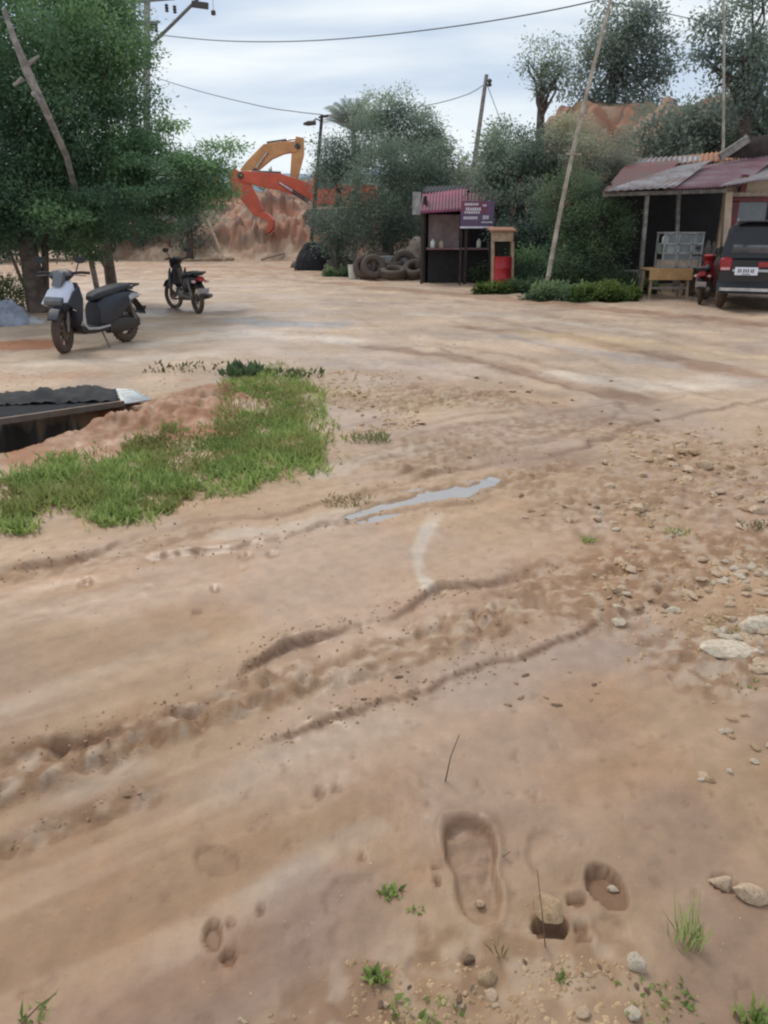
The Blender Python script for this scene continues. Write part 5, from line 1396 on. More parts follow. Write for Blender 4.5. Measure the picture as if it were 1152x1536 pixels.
# ================================================================== roadside shop
def on_y(u, Y, z=None):
    p = px(u, 420, Y); p.z = gz(p.x, p.y) if z is None else z
    return p
def shop():
    Y = 24.6
    b = on_y(690, Y)
    t = empty('roadside_shop', b, 0, 'small dark roadside shop under a magenta awning', 'shop')
    def q(u, v, y): return px(u, v, y)
    # back and side walls
    L0, R0 = q(636, 420, Y + .2), q(745, 420, Y + .2)
    MB().box(((L0.x + R0.x) / 2, Y + 2.0, 1.2), (R0.x - L0.x, .08, 2.6)).build('back_wall', M['dark_wall'], t, off=b)
    MB().box((L0.x, Y + 1.1, 1.2), (.08, 1.8, 2.6)).build('side_wall', M['dark_wall'], t, off=b)
    MB().box((R0.x, Y + 1.1, 1.2), (.08, 1.8, 2.6)).build('side_wall', M['dark_wall'], t, off=b)
    a0, a1 = q(642, 372, Y + .35), q(690, 322, Y + .35)
    MB().box(((a0.x + a1.x) / 2, Y + .35, (a0.z + a1.z) / 2), (a1.x - a0.x, .06, a1.z - a0.z)).build('front_panel', M['brown_wall'], t, off=b)
    a0, a1 = q(692, 372, Y + .55), q(732, 340, Y + .55)
    MB().box(((a0.x + a1.x) / 2, Y + .55, (a0.z + a1.z) / 2), (a1.x - a0.x, .06, a1.z - a0.z)).build('front_panel', M['dark_wall'], t, off=b)
    # awning
    MB().sheet(q(630, 320, Y - .35), q(700, 316, Y - .35), q(700, 283, Y + 1.0), q(634, 291, Y + 1.0), 14, .018, 5).build('awning', M['magenta'], t, off=b, solid=.01)
    MB().sheet(q(700, 318, Y - .2), q(752, 306, Y - .2), q(752, 285, Y + 1.2), q(699, 284, Y + 1.2), 10, .018, 4).build('awning', M['roof_maroon'], t, off=b, solid=.01)
    MB().sheet(q(632, 290, Y + 1.0), q(756, 284, Y + 1.0), q(760, 276, Y + 2.2), q(640, 280, Y + 2.2), 20, .018, 4).build('roof', M['dark_sheet'], t, off=b, solid=.01)
    MB().box(q(625, 305, Y - .3), (.24, .05, .62)).build('gable_board', M['concrete'], t, off=b)
    # posts
    for (u, y) in ((632, Y - .2), (697, Y - .3), (741, Y - .1)):
        p = on_y(u, y); top = q(u, 318, y)
        MB().bar(p - Vector((0, 0, .1)), (p.x, p.y, top.z), .075).build('post', M['dark_wood'], t, off=b)
    # counter
    a0, a1 = q(640, 373, Y), q(735, 373, Y)
    MB().box(((a0.x + a1.x) / 2, Y + .05, a0.z), (a1.x - a0.x, .45, .05)).build('counter', M['roof_maroon'], t, off=b)
    MB().box(((a0.x + a1.x) / 2, Y + .16, a0.z / 2), (a1.x - a0.x - .1, .04, a0.z - .06)).build('counter_front', M['dark_wall'], t, off=b)
shop()
def lean_to():
    Y = 24.2
    b = on_y(800, Y)
    t = empty('lean_to', b, 0, 'low dark lean-to with a pale sheet roof edge behind the red drum', 'shed')
    q = px
    MB().sheet(q(756, 338, Y), q(838, 330, Y), q(838, 318, Y + 1.6), q(756, 322, Y + 1.6), 12, .016, 4).build('roof', M['roof_grey'], t, off=b, solid=.012)
    l0, r0 = q(758, 400, Y + .6), q(842, 400, Y + .6)
    MB().box(((l0.x + r0.x) / 2, Y + .7, .95), (r0.x - l0.x, .08, 2.0)).build('wall', M['dark_wood'], t, off=b)
    a0, a1 = q(776, 360, Y + .6), q(806, 360, Y + .6)
    MB().box(((a0.x + a1.x) / 2, Y + .62, .85), (a1.x - a0.x, .05, 1.6)).build('door', M['brown_wall'], t, off=b)
    for u in (760, 836):
        p = on_y(u, Y + .05)
        MB().bar(p - Vector((0, 0, .1)), (p.x, p.y, q(u, 334, Y + .05).z), .07).build('post', M['grey_wood'], t, off=b)
lean_to()
def signboard():
    Y = 23.9
    c = px(716, 322, Y); b = on_y(716, Y)
    t = empty('shop_sign', b, 0, 'purple shop sign with rows of pale lettering beside the magenta awning', 'sign')
    k = mpp(Y, 322)
    w, h = 50 * k, 38 * k
    MB().box(c, (w, .05, h)).build('board', M['sign_face'], t, off=b)
    MB().box(c + Vector((-w * .10, -.029, h * .27)), (w * .78, .008, h * .40)).build('upper_panel', M['sign_maroon'], t, off=b)
    fr = MB()
    fr.box(c + Vector((0, -.03, -h * .47)), (w * 1.02, .03, h * .07)); fr.build('bottom_edge', M['sign_white'], t, off=b)
    tx = MB(); rnd = random.Random(4)
    # the lettering is too blurred to read: rows of pale strokes
    def row(x0, x1, z, hh):
        x = x0
        while x < x1:
            ww = rnd.uniform(.045, .075)
            tx.box(c + Vector((x + ww / 2, -.036, z)), (ww * .72, .008, hh * rnd.uniform(.8, 1.0))); x += ww
    row(-w * .40, w * -.02, h * .38, h * .10); row(-w * .36, w * .05, h * .20, h * .13); row(-w * .40, w * .05, h * .08, h * .09); row(-w * .42, -w * .02, -h * .12, h * .12)
    row(w * .14, w * .24, h * .34, h * .10); row(w * .16, w * .32, -h * .10, h * .16); row(w * .12, w * .42, -h * .28, h * .06)
    tx.build('lettering', M['sign_white'], t, off=b)
    for s_ in (-1, 1):
        p = c + Vector((w * .46 * s_, .06, 0))
        MB().bar((p.x, p.y, b.z - .1), (p.x, p.y, p.z + h * .45), .05).build('post', M['dark_wood'], t, off=b)
signboard()

# things on and around the shop
b = on_y(655, 24.4)
for i, (u, v, r, h, mt, lab) in enumerate([(649, 372, .07, .24, 'pale_plastic', 'pale jar at the left end of the shop counter'), (662, 372, .08, .20, 'sack', 'cream tub on the shop counter next to the pale jar'), (718, 372, .07, .26, 'pale_plastic', 'pale bottle on the right part of the shop counter')]):
    p = px(u, v, 24.55); 
    o = MB().lathe([(r * .9, 0), (r, .02), (r, h * .7), (r * .75, h * .8), (r * .45, h * .86), (r * .45, h)], (p.x, p.y, px(660, 373, 24.6).z + .028), (0, 0, 1), 14).build('jar', M[mt]); tag(o, lab, 'jar')
p0 = on_ground(656, 421)
k = mpp(p0.y, 400)
o = MB().box((p0.x, p0.y, p0.z + 17 * k), (27 * k, .05, 35 * k), Matrix.Rotation(R(-6), 3, 'X')).build('board_panel', M['green_board'], bevel=.008); tag(o, 'faded grey-green board leaning below the shop counter', 'board')
p0 = on_ground(706, 418); k = mpp(p0.y, 400)
def crate(p, w, d, h, mat, lab, name='crate'):
    t = empty(name, p, 0.1, lab, 'crate')
    bx = MB()
    for z in (.12, .5, .88): 
        for s_ in (-1, 1):
            bx.box((0, s_ * d / 2, h * z), (w, .02, h * .22)); bx.box((s_ * w / 2, 0, h * z), (.02, d, h * .22))
    for sx in (-1, 1):
        for sy in (-1, 1): bx.box((sx * w / 2, sy * d / 2, h / 2), (.045, .045, h))
    bx.build('crate_body', M[mat], t)
    MB().box((0, 0, .04), (w - .04, d - .04, .03)).build('bottom', M[mat], t)
    return t
crate(p0, 30 * k, .4, 24 * k, 'blue_grey', 'blue-grey slatted crate on the ground under the shop sign')
crate(p0 + Vector((.05, .02, 24 * k)), 22 * k, .34, 13 * k, 'blue_grey', 'smaller blue-grey crate stacked on the crate under the shop sign')
pw = on_ground(684, 420)
o = MB().loft([((pw.x, pw.y, 0), (.28, 0, 0), (0, .18, 0)), ((pw.x, pw.y, .35), (.32, 0, 0), (0, .2, 0)), ((pw.x, pw.y, .62), (.26, 0, 0), (0, .17, 0)), ((pw.x, pw.y, .70), (.12, 0, 0), (0, .08, 0))], 16, 2.6).build('sack', M['blue_grey']); tag(o, 'blue-grey stuffed sack beside the pale slanted pole', 'sack')

# ochre-topped stand with red drum
def stand():
    b = on_ground(756, 435); k = mpp(b.y, 400)
    t = empty('timber_stand', b, 0, 'tan timber stand with roofed top framing the red drum', 'stand')
    for (u, dy) in ((739, 0), (769, 0), (740, .6), (768, .6)):
        p = px(u, 430, b.y + dy); top = px(u, 345 if u < 750 else 362, b.y + dy)
        MB().bar((p.x, p.y, -.1), (top.x, top.y, top.z), .07).build('post', M['tan_wood'], t, off=b)
    a0, a1 = px(738, 362, b.y), px(770, 345, b.y)
    MB().box(((a0.x + a1.x) / 2, b.y - .05, (a0.z + a1.z) / 2), (a1.x - a0.x, .04, a1.z - a0.z)).build('header_board', M['tan_wood'], t, off=b)
    MB().box(((a0.x + a1.x) / 2, b.y + .3, a1.z + .02), ((a1.x - a0.x) * 1.25, .9, .04), Matrix.Rotation(R(5), 3, 'X')).build('top', M['roof_rust'], t, off=b)
    MB().box(((a0.x + a1.x) / 2, b.y + .62, .95), (a1.x - a0.x, .03, 1.0)).build('back_board', M['dark_wall'], t, off=b)
    d = on_ground(754, 436)
    dr = empty('drum', (d.x, d.y + .28, gz(d.x, d.y + .28)), 0, 'bright red steel drum standing in the tan timber stand', 'drum')
    r = 14.2 * k; h = 47 * k
    MB().lathe([(.02, .01), (r * .97, .0), (r, .015), (r, h * .32), (r * 1.035, h * .34), (r, h * .36), (r, h * .64), (r * 1.035, h * .66), (r, h * .68), (r, h - .015), (r * 1.02, h), (r * .95, h), (r * .94, h - .03), (.02, h - .03)], (0, 0, 0), (0, 0, 1), 30).build('drum_body', M['red_drum'], dr)
    MB().lathe([(.03, h - .032), (.03, h), (.005, h)], (r * .5, 0, 0), (0, 0, 1), 10).build('bung', M['steel'], dr)
stand()
p = on_ground(782, 424); k = mpp(p.y, 400)
o = MB().loft([((p.x, p.y, p.z), (.1, 0, 0), (0, .08, 0)), ((p.x, p.y, p.z + .24), (.11, 0, 0), (0, .09, 0)), ((p.x, p.y, p.z + .30), (.07, 0, 0), (0, .05, 0))], 14, 5).tube([(p.x, p.y, p.z + .29), (p.x, p.y, p.z + .35)], .03, 9).build('jerrycan', M['pale_plastic']); tag(o, 'small whitish jerrycan right of the red drum', 'jerrycan')

# white bucket on the road edge
p = on_ground(530, 418); k = mpp(p.y, 410)
t = empty('bucket', p, 0, 'small white bucket standing alone at the road edge by the tyres', 'bucket')
MB().lathe([(.02, .01), (.15, 0), (.17, .30), (.19, .44), (.20, .45), (.18, .45), (.165, .42), (.02, .05)], (0, 0, 0), (0, 0, 1), 22).build('bucket_body', M['pale_plastic'], t)
MB().tube([(.19 * math.cos(a), .02, .43 - .2 * math.sin(a)) for a in np.linspace(0, math.pi, 9)], .006, 6).build('handle', M['steel'], t)

# tyres
def tyre(u, v, r, lean, rz, lab, zup=0.0, group='tyres heaped by the roadside'):
    p = on_ground(u, v); w = r * .62
    prof = []
    for k in range(14):
        a = 2 * math.pi * k / 14
        prof.append((r - w * .42 + math.copysign(abs(math.cos(a)) ** .7, math.cos(a)) * w * .42, math.copysign(abs(math.sin(a)) ** .7, math.sin(a)) * w * .5))
    mb = MB().lathe(prof, (0, 0, 0), (0, 0, 1), 26, closed=True)
    for k in range(26):
        a = 2 * math.pi * k / 26
        d = Vector((math.cos(a), math.sin(a), 0))
        mb.bar(d * (r + .004) + Vector((0, 0, -w * .35)), d * (r + .004) + Vector((0, 0, w * .35)), .03, .02, up=d)
    o = mb.build('tyre', M['rubber_plain'])
    o.location = (p.x, p.y, p.z + zup + r * abs(math.sin(lean)) * .96 + w * .5 * abs(math.cos(lean))); o.rotation_euler = (lean, 0, rz)
    tag(o, lab, 'tyre', group)
tyre(548, 419, .40, R(72), R(-15), 'upright dark tyre at the far left end of the roadside heap')
tyre(572, 416, .42, R(80), R(8), 'upright tyre standing just behind the leftmost tilted one')
tyre(560, 420, .42, R(60), R(10), 'leftmost large tyre of the roadside heap, tilted back')
tyre(590, 420, .46, R(14), R(0), 'large tyre lying nearly flat in the middle of the roadside heap')
tyre(588, 418, .42, R(5), R(0), 'tyre stacked on top behind the middle of the heap', .28)
tyre(624, 420, .47, R(30), R(-20), 'large grey tyre at the right end of the heap with its hole facing out')
tyre(606, 417, .44, R(75), R(5), 'upright tyre standing between the middle and right ends of the heap')
tyre(640, 419, .40, R(80), R(25), 'upright tyre beside the faded grey-green board')
tyre(634, 417, .38, R(4), R(0), 'flat tyre lying on the pile just left of the grey-green board', .30)
p = px(584, 410, 27.5); p.z = gz(p.x, p.y)
t = empty('trough', (p.x, p.y, p.z), .04, 'long grey concrete trough behind the heaped tyres', 'trough')
mb = MB(); mb.box((0, -.3, .36), (2.0, .08, .72)); mb.box((0, .3, .36), (2.0, .08, .72)); mb.box((-.96, 0, .36), (.08, .52, .72)); mb.box((.96, 0, .36), (.08, .52, .72)); mb.box((0, 0, .10), (1.84, .52, .1))
mb.build('basin', M['concrete'], t, bevel=.015)
for i, (u, v, s_, lab) in enumerate([(603, 385, .9, 'left beige sack on the ledge beside the shop'), (618, 380, 1.0, 'middle beige sack on the ledge beside the shop'), (624, 366, .85, 'upright beige sack on top of the ledge beside the shop')]):
    p = px(u, v, 28.3)
    o = MB().loft([((p.x, p.y, p.z - .22 * s_), (.24 * s_, 0, 0), (0, .2, 0)), ((p.x, p.y, p.z), (.3 * s_, 0, 0), (0, .22, 0)), ((p.x + .03, p.y, p.z + .22 * s_), (.2 * s_, 0, 0), (0, .16, 0)), ((p.x + .03, p.y, p.z + .3 * s_), (.07 * s_, 0, 0), (0, .06, 0))], 14, 2.4).build('sack', M['sack']); tag(o, lab, 'sack', 'beige sacks beside the shop')
p = on_ground(612, 412); pz = px(612, 388, 28.3).z
o = MB().box((px(612, 400, 28.3).x, 28.4, pz / 2 - .05), (1.0, .6, pz - .08)).build('ledge', M['brown_wall'], bevel=.02); tag(o, 'low brown ledge holding the beige sacks', 'ledge')

# dark covered heap left of the tyres
def heap(lab, u, v, w, d, h, mat, sd, cat='heap', name='tarpaulin_heap', Yoff=.0):
    p = on_ground(u, v); n = 34
    xs = np.linspace(-1, 1, n); X, Y = np.meshgrid(xs, xs)
    r = np.sqrt(X ** 2 + Y ** 2)
    z = h * np.clip(1 - r ** 2.2, 0, 1) ** .6 * (.55 + .9 * fbm(X * 2.2 + sd, Y * 2.2, sd, 4)) - .03
    vs = [(X[j, i] * w / 2, Y[j, i] * d / 2 + Yoff, z[j, i]) for j in range(n) for i in range(n)]
    fs = [(j * n + i, j * n + i + 1, (j + 1) * n + i + 1, (j + 1) * n + i) for j in range(n - 1) for i in range(n - 1) if r[j, i] < 1.05]
    o = MB().add(vs, fs).build(name, M[mat], sharp=60); o.location = (p.x, p.y + d / 2, p.z); tag(o, lab, cat); return o
heap('dark blue-black tarpaulin heap at the foot of the leaning lamp pole', 474, 406, 1.9, 1.4, 1.0, 'tarp', 3)
heap('small dark bundle left of the tarpaulin heap by the lamp pole', 446, 402, .7, .6, .35, 'exc_dark', 5, 'bundle', 'bundle')
heap('brownish brush heap between the tarpaulin heap and the white bucket', 510, 410, 1.4, 1.0, .55, 'bark', 6, 'heap', 'brush_heap')
heap('grey plastic sack heap at the left edge beside the green bush', 2, 490, .8, .5, .42, 'grey_sack', 8, 'heap', 'sack_heap')
heap('flattened grey sack lying right of the grey sack heap', 42, 487, .5, .35, .14, 'concrete', 9, 'sack', 'sack')

# plants by the shop
for i, (lab, u, v, w, h, pal, sd) in enumerate([('leafy plant in front of the shop between crate and red drum', 722, 424, .34, .4, 'mid', 1), ('low weeds at the foot of the timber stand', 742, 440, .5, .16, 'light', 2),
                                            ('weeds below the tan post right of the red drum', 790, 438, .7, .2, 'mid', 3), ('green weeds around the foot of the bamboo pole', 840, 450, .9, .22, 'mid', 4),
                                            ('low green weeds under the bush right of the bamboo pole', 905, 452, .8, .25, 'light', 5), ('weeds beneath the plank bench', 950, 440, .7, .22, 'mid', 6), ('low weeds left of the white bucket', 505, 415, .5, .2, 'mid', 7)]):
    bb = on_ground(u, v); rng = np.random.RandomState(300 + sd)
    B, D, S, L, W_, C, tp = crown_cards([((bb.x, bb.y, bb.z + h * .5), (w, w * .5, h))], .13, .09, 1.0, 16, pal, rng)
    o = card_mesh('plant', B, D, S, L, W_, C, M['leaf'], off=bb); o.location = bb; tag(o, lab, 'plant', 'weeds along the shop fronts')

# ================================================================== house on the right
def house():
    Y = 20.3
    b = on_y(1060, Y)
    t = empty('roadside_house', b, 0, 'low open-fronted house with patched red and grey corrugated roofs', 'house')
    q = px
    # roof sheets (front eave to ridge)
    MB().sheet(q(905, 288, Y - .2), q(985, 283, Y - .2), q(1020, 240, Y + 3.5), q(940, 246, Y + 3.5), 16, .014, 6).build('roof_sheet', M['roof_red'], t, off=b, solid=.012)['label'] = 'red roof sheets at the left end'
    MB().sheet(q(905, 287, Y - .5), q(1012, 281, Y - .5), q(1066, 241, Y + 2.6), q(1020, 249, Y + 2.4), 9, .014, 6).build('roof_sheet', M['roof_grey'], t, off=b, solid=.012)['label'] = 'bare grey sheet lying over the red ones'
    MB().sheet(q(996, 284.5, Y - .32), q(1110, 279, Y - .32), q(1175, 228, Y + 3.2), q(1060, 248, Y + 3.2), 22, .014, 6).build('roof_sheet', M['roof_maroon'], t, off=b, solid=.012)['label'] = 'maroon sheets in the middle'
    MB().sheet(q(1078, 280, Y - .55), q(1200, 262, Y - .55), q(1260, 232, Y + 2.6), q(1150, 250, Y + 2.6), 18, .014, 6).build('roof_sheet', M['roof_grey'], t, off=b, solid=.012)['label'] = 'weathered grey sheet at the right end'
    MB().sheet(q(1000, 247, Y + 3.3), q(1100, 241, Y + 3.3), q(1094, 226, Y + 5.2), q(1010, 236, Y + 5.2), 12, .022, 4).build('rear_roof', M['roof_rust'], t, off=b, solid=.012)
    MB().sheet(q(950, 248, Y + 3.4), q(1052, 244, Y + 3.4), q(1050, 233, Y + 4.6), q(960, 238, Y + 4.6), 12, .022, 4).build('rear_roof', M['roof_grey'], t, off=b, solid=.012)
    g0, g1 = q(1080, 236, Y + 3.0), q(1122, 208, Y + 3.0)
    MB().bar(g0, g1, .12, .2).build('barge_board', M['grey_wood'], t, off=b)
    g2 = q(1190, 200, Y + 3.2)
    MB().add([g0, g1 + Vector((0, .1, 0)), q(1240, 180, Y + 3.2), q(1240, 240, Y + 3.2)], [(0, 1, 2, 3)]).build('gable', M['dark_wood'], t, off=b, solid=.04)
    # eave beams
    MB().bar(q(905, 292, Y - .05), q(1090, 286, Y - .05), .06, .09).build('eave_beam', M['grey_wood'], t, off=b)
    # back wall and side wall
    l0, r0 = q(900, 400, Y + 4.4), q(1240, 400, Y + 4.4)
    MB().box(((l0.x + r0.x) / 2, Y + 4.4, 1.6), (r0.x - l0.x, .1, 3.4)).build('back_wall', M['dark_wall'], t, off=b)
    sx = q(915, 400, Y + .5).x
    MB().box((sx - .2, Y + 2.4, 1.3), (.1, 3.8, 2.7)).build('side_wall', M['dark_wall'], t, off=b)
    for (u, v0, u1, v1, yy, m) in ((962, 410, 971, 290, Y, 'grey_wood'), (1012, 440, 1018, 288, Y + .8, 'grey_wood'), (1083, 440, 1092, 288, Y + .1, 'cream_wall')):
        p0 = q(u, v0, yy); p0.z = -.1; p1 = q(u1, v1, yy)
        MB().bar(p0, p1, .09 if m == 'grey_wood' else .17).build('post', M[m], t, off=b)
    # right hand front room: cream wall, dark red framed window
    wl, wr = q(1086, 300, Y + .7), q(1235, 300, Y + .7)
    zt = q(1100, 268, Y + .7).z
    wy = Y + .75
    x0 = q(1094, 300, wy).x; x1 = q(1118, 300, wy).x; 
    z0 = q(1100, 345, wy).z; z1 = q(1100, 296, wy).z
    MB().box(((wl.x + x0) / 2, wy, zt / 2), (x0 - wl.x, .12, zt)).build('wall', M['cream_wall'], t, off=b)
    MB().box(((x0 + wr.x) / 2, wy, (z1 + zt) / 2), (wr.x - x0, .12, zt - z1)).build('wall', M['cream_wall'], t, off=b)
    MB().box(((x0 + wr.x) / 2, wy, z0 / 2), (wr.x - x0, .12, z0)).build('wall', M['brown_wall'], t, off=b)
    fr = MB(); wx = (x0 + wr.x) / 2; ww = wr.x - x0
    fr.box((wx, wy - .03, z1 - .05), (ww, .14, .12)); fr.box((wx, wy - .03, z0 + .04), (ww, .14, .08)); fr.box((x0 + .12, wy - .03, (z0 + z1) / 2), (.22, .14, z1 - z0 - .18))
    fr.box((x0 + 1.1, wy - .03, (z0 + z1) / 2), (.1, .14, z1 - z0 - .18))
    f = fr.build('window', M['red_frame'], t, off=b)
    MB().box((wx, wy + .03, (z0 + z1) / 2), (ww - .02, .02, z1 - z0 - .1)).build('pane', M['car_glass'], f, off=b)
    p = q(1104, 272, wy - .2)
    MB().bar(q(1112, 292, wy - .2), q(1118, 262, wy - .2), .14, .14).build('bracket', M['red_frame'], t, off=b)
    # awning fringe board over the window
    p0 = q(1090, 292, wy - .25); p1 = q(1200, 290, wy - .25)
    MB().bar(p0, p1, .05, .09).build('fascia', M['sack'], t, off=b)
house()

def bench(lab, u0, u1, v, vt, mat, name='bench', d=.35):
    a = on_ground(u0, v); Y = a.y
    p0 = px(u0, vt, Y); p1 = px(u1, vt, Y)
    c = Vector(((p0.x + p1.x) / 2, Y + d / 2, 0)); h = p0.z; w = p1.x - p0.x
    t = empty(name, c, 0, lab, name.split('_')[-1])
    MB().box((0, 0, h - .02), (w, d, .05)).build('seat' if 'bench' in name else 'top', M[mat], t, bevel=.006)
    for sx in (-1, 1):
        for sy in (-1, 1): MB().bar((sx * (w / 2 - .06), sy * (d / 2 - .04), -.03), (sx * (w / 2 - .08), sy * (d / 2 - .05), h - .045), .05).build('leg', M[mat if mat != 'yellow_table' else 'tan_wood'], t)
    MB().bar((-w / 2 + .07, -d / 2 + .05, h * .35), (w / 2 - .07, -d / 2 + .05, h * .35), .03, .05).build('stretcher', M['grey_wood'], t)
    return t, c, w, h
bench('long grey plank bench in front of the open house at the bush end', 896, 962, 440, 406, 'grey_wood')
tb, tc_, tw, th = bench('ochre-covered table carrying the glass display case', 975, 1040, 449, 403, 'yellow_table', 'table', .7)
MB().box((0, -.36, th - .14), (tw, .02, .24)).build('apron', M['yellow_table'], tb, bevel=.004)
# glass display case on the table
def case():
    k = mpp(tc_.y, 400)
    w, h, d = 56 * k, 50 * k, .5
    t = empty('display_case', (tc_.x + .25, tc_.y + .02, th + .006), 0, 'pale-framed glass display case standing on the ochre table', 'display case')
    fr = MB()
    for sx in (-1, 1):
        for sy in (-1, 1): fr.bar((sx * w / 2, sy * d / 2, 0), (sx * w / 2, sy * d / 2, h), .035)
    for z in (.02, h * .42, h * .68, h - .02):
        for sy in (-1, 1): fr.bar((-w / 2, sy * d / 2, z), (w / 2, sy * d / 2, z), .03)
        for sx in (-1, 1): fr.bar((sx * w / 2, -d / 2, z), (sx * w / 2, d / 2, z), .03)
    fr.bar((-w * .12, -d / 2, 0), (-w * .12, -d / 2, h), .03); fr.bar((w * .22, -d / 2, h * .0), (w * .22, -d / 2, h * .75), .03)
    fr.build('frame', M['concrete'], t)
    for z in (h * .42, h * .68): MB().box((0, 0, z - .02), (w - .04, d - .04, .015)).build('shelf', M['grey_wood'], t)
    MB().box((0, 0, h - .005), (w + .06, d + .06, .02)).build('top', M['concrete'], t)
    MB().box((0, 0, .10), (w - .05, d - .05, .17)).build('base_panel', M['sack'], t)
    m, nt, bb = new_mat('clear_glass'); bb.inputs['Transmission Weight'].default_value = 0; bb.inputs['Alpha'].default_value = .22; bb.inputs['Base Color'].default_value = (.5, .56, .56, 1); bb.inputs['Roughness'].default_value = .05
    MB().box((0, -d / 2, h * .6), (w - .04, .006, h * .75)).build('pane', m, t)
    for i, (x, z, r) in enumerate(((-.45, h * .42, .09), (-.2, h * .42, .1), (.1, h * .42, .08), (-.35, h * .68, .08), (.3, h * .68, .09))):
        o = MB().lathe([(r * .9, 0), (r, .03), (r, .14), (r * .6, .19)], (0, 0, 0), (0, 0, 1), 12).build('jar', M['pale_plastic' if i % 2 else 'green_board'])
        o.location = (t.location.x + x, t.location.y, t.location.z + z)
        tag(o, ['jar at the left of the lower shelf in the display case', 'second jar on the lower shelf in the display case', 'jar at the right of the lower shelf in the display case', 'jar at the left of the upper shelf in the display case', 'jar at the right of the upper shelf in the display case'][i], 'jar', 'jars in the display case')
case()
b_ = on_ground(1062, 448)
heap('dark clutter pile between the display case and the black car', 1066, 446, 1.0, 1.0, 1.15, 'exc_dark', 14, 'heap', 'clutter_heap')

# ================================================================== left ditch cover
def cover():
    a = on_ground(235, 592)
    z = .10
    pts = [gp(-160, 628, z), gp(175, 592, z + .02), gp(235, 590, z), gp(170, 603, z - .02), gp(-160, 650, z)]
    c = gp(40, 615, z)
    t = empty('ditch_cover', c, 0, 'dark corrugated sheet with crumpled black tarp covering the drain at the left', 'sheet')
    P0 = gp(-170, 632, z); P1 = gp(172, 585, z); P2 = gp(182, 604, z); P3 = gp(-170, 655, z)
    MB().sheet(P0, P3, P2, P1, 8, .012, 14).build('sheet', M['dark_sheet'], t, off=c, solid=.012)
    MB().bar(gp(-170, 657, z), gp(186, 605, z), .03, .05).build('edge_bar', M['steel'], t, off=c)
    q0 = gp(168, 584, z); q1 = gp(182, 606, z); q2 = gp(236, 598, z - .03); q3 = gp(200, 586, z)
    MB().sheet(q0, q1, q2 - Vector((.05, .03, 0)), q3, 5, .012, 5).build('pale_sheet', M['pale_sheet'], t, off=c, solid=.012)
    n = 60; m = 14; vs = []
    for j in range(m):
        for i in range(n):
            u = -100 + 275 * i / (n - 1); tt = j / (m - 1)
            s_ = .25 + .75 * math.sin(math.pi * min(1, max(0, (u - 20) / 160))) if u > 20 else .35
            v0 = 597 - (u + 100) * .035
            p = gp(u, v0 + 18 * tt, z)
            hgt = .085 * s_ * math.sin(math.pi * tt) * (.4 + 1.1 * float(vnoise(np.array([u * .045]), np.array([tt * 3.0]), 5)[0])) + .03 * float(vnoise(np.array([u * .16]), np.array([tt * 7.0]), 8)[0])
            vs.append((p.x, p.y, z + .014 + hgt))
    fs = [(j * n + i, j * n + i + 1, (j + 1) * n + i + 1, (j + 1) * n + i) for j in range(m - 1) for i in range(n - 1)]
    MB().add(vs, fs).build('tarp', M['tarp'], t, off=c, sharp=60)
cover()

# ================================================================== stones
def stone_mesh(name, sd, mat, flat=.6):
    import bmesh
    rng = np.random.RandomState(sd)
    P = unit(rng.normal(size=(26, 3))) * rng.uniform(.72, 1.0, (26, 1))
    P *= np.array([1, rng.uniform(.6, .9), flat])[None, :]
    bm = bmesh.new()
    for p in P: bm.verts.new(p)
    r = bmesh.ops.convex_hull(bm, input=bm.verts)
    bmesh.ops.delete(bm, geom=list({e for e in r['geom_interior'] + r['geom_unused'] if isinstance(e, bmesh.types.BMVert)}), context='VERTS')
    bmesh.ops.bevel(bm, geom=list(bm.edges), offset=.035, segments=1, affect='EDGES', profile=.5)
    bmesh.ops.subdivide_edges(bm, edges=[e for e in bm.edges if e.calc_length() > .3], cuts=2, use_grid_fill=True)
    for v in bm.verts:
        c = v.co; k = float(fbm(np.array([c.x * 3 + sd]), np.array([c.y * 3 + c.z * 2.3]), sd, 3)[0]) - .5
        v.co = c * (1 + .22 * k)
    me = bpy.data.meshes.new(name); bm.to_mesh(me); bm.free()
    me.shade_smooth(); me.set_sharp_from_angle(angle=R(24)); me.materials.append(M[mat])
    return me
STONES = {mt: [stone_mesh('stone', 400 + 7 * i + 31 * j, mt, .45 + .08 * i) for i in range(5)] for j, mt in enumerate(('stone', 'white_stone', 'orange_stone', 'clod'))}
def stone(u, v, r_px, mt, lab, group=None, rnd=random, flat=None, name='stone', sink=.3, rz=None, ax=1.0, cat='stone'):
    p = on_ground(u, v); k = abs(gp(u + 1, v).x - gp(u, v).x); r = r_px * k
    o = bpy.data.objects.new(name, rnd.choice(STONES[mt])); col.objects.link(o)
    o.location = (p.x, p.y, p.z + r * .5 * (1 - sink) - r * .1)
    o.scale = (r * ax, r, r * (flat or 1)); o.rotation_euler = (rnd.uniform(-.2, .2), rnd.uniform(-.2, .2), rnd.uniform(0, 6.28) if rz is None else rz)
    tag(o, lab, cat, group); return o
rnd = random.Random(77)
G = 'pale stones strewn along the muddy right side'
def scatter(n, box, rr, mats, lab, group, sd, name='stone', cat='stone'):
    rd = random.Random(sd); c = 0
    u0, v0, u1, v1 = box
    while c < n:
        u = rd.uniform(u0, u1); v = rd.uniform(v0, v1)
        if vnoise(np.array([u * .012]), np.array([v * .022]), sd)[0] < .42: continue
        stone(u, v, rd.uniform(*rr) * (.6 + .4 * (v - v0) / (v1 - v0 + 1)), rd.choice(mats), lab, group, rd, flat=rd.uniform(.5, .9), name=name, sink=rd.uniform(.4, .95), cat=cat, ax=rd.uniform(.9, 1.4)); c += 1
stone(820, 1372, 33, 'orange_stone', 'rounded ochre stone sitting over a dark hole beside the footprints', rnd=rnd, flat=1.1, sink=.1)
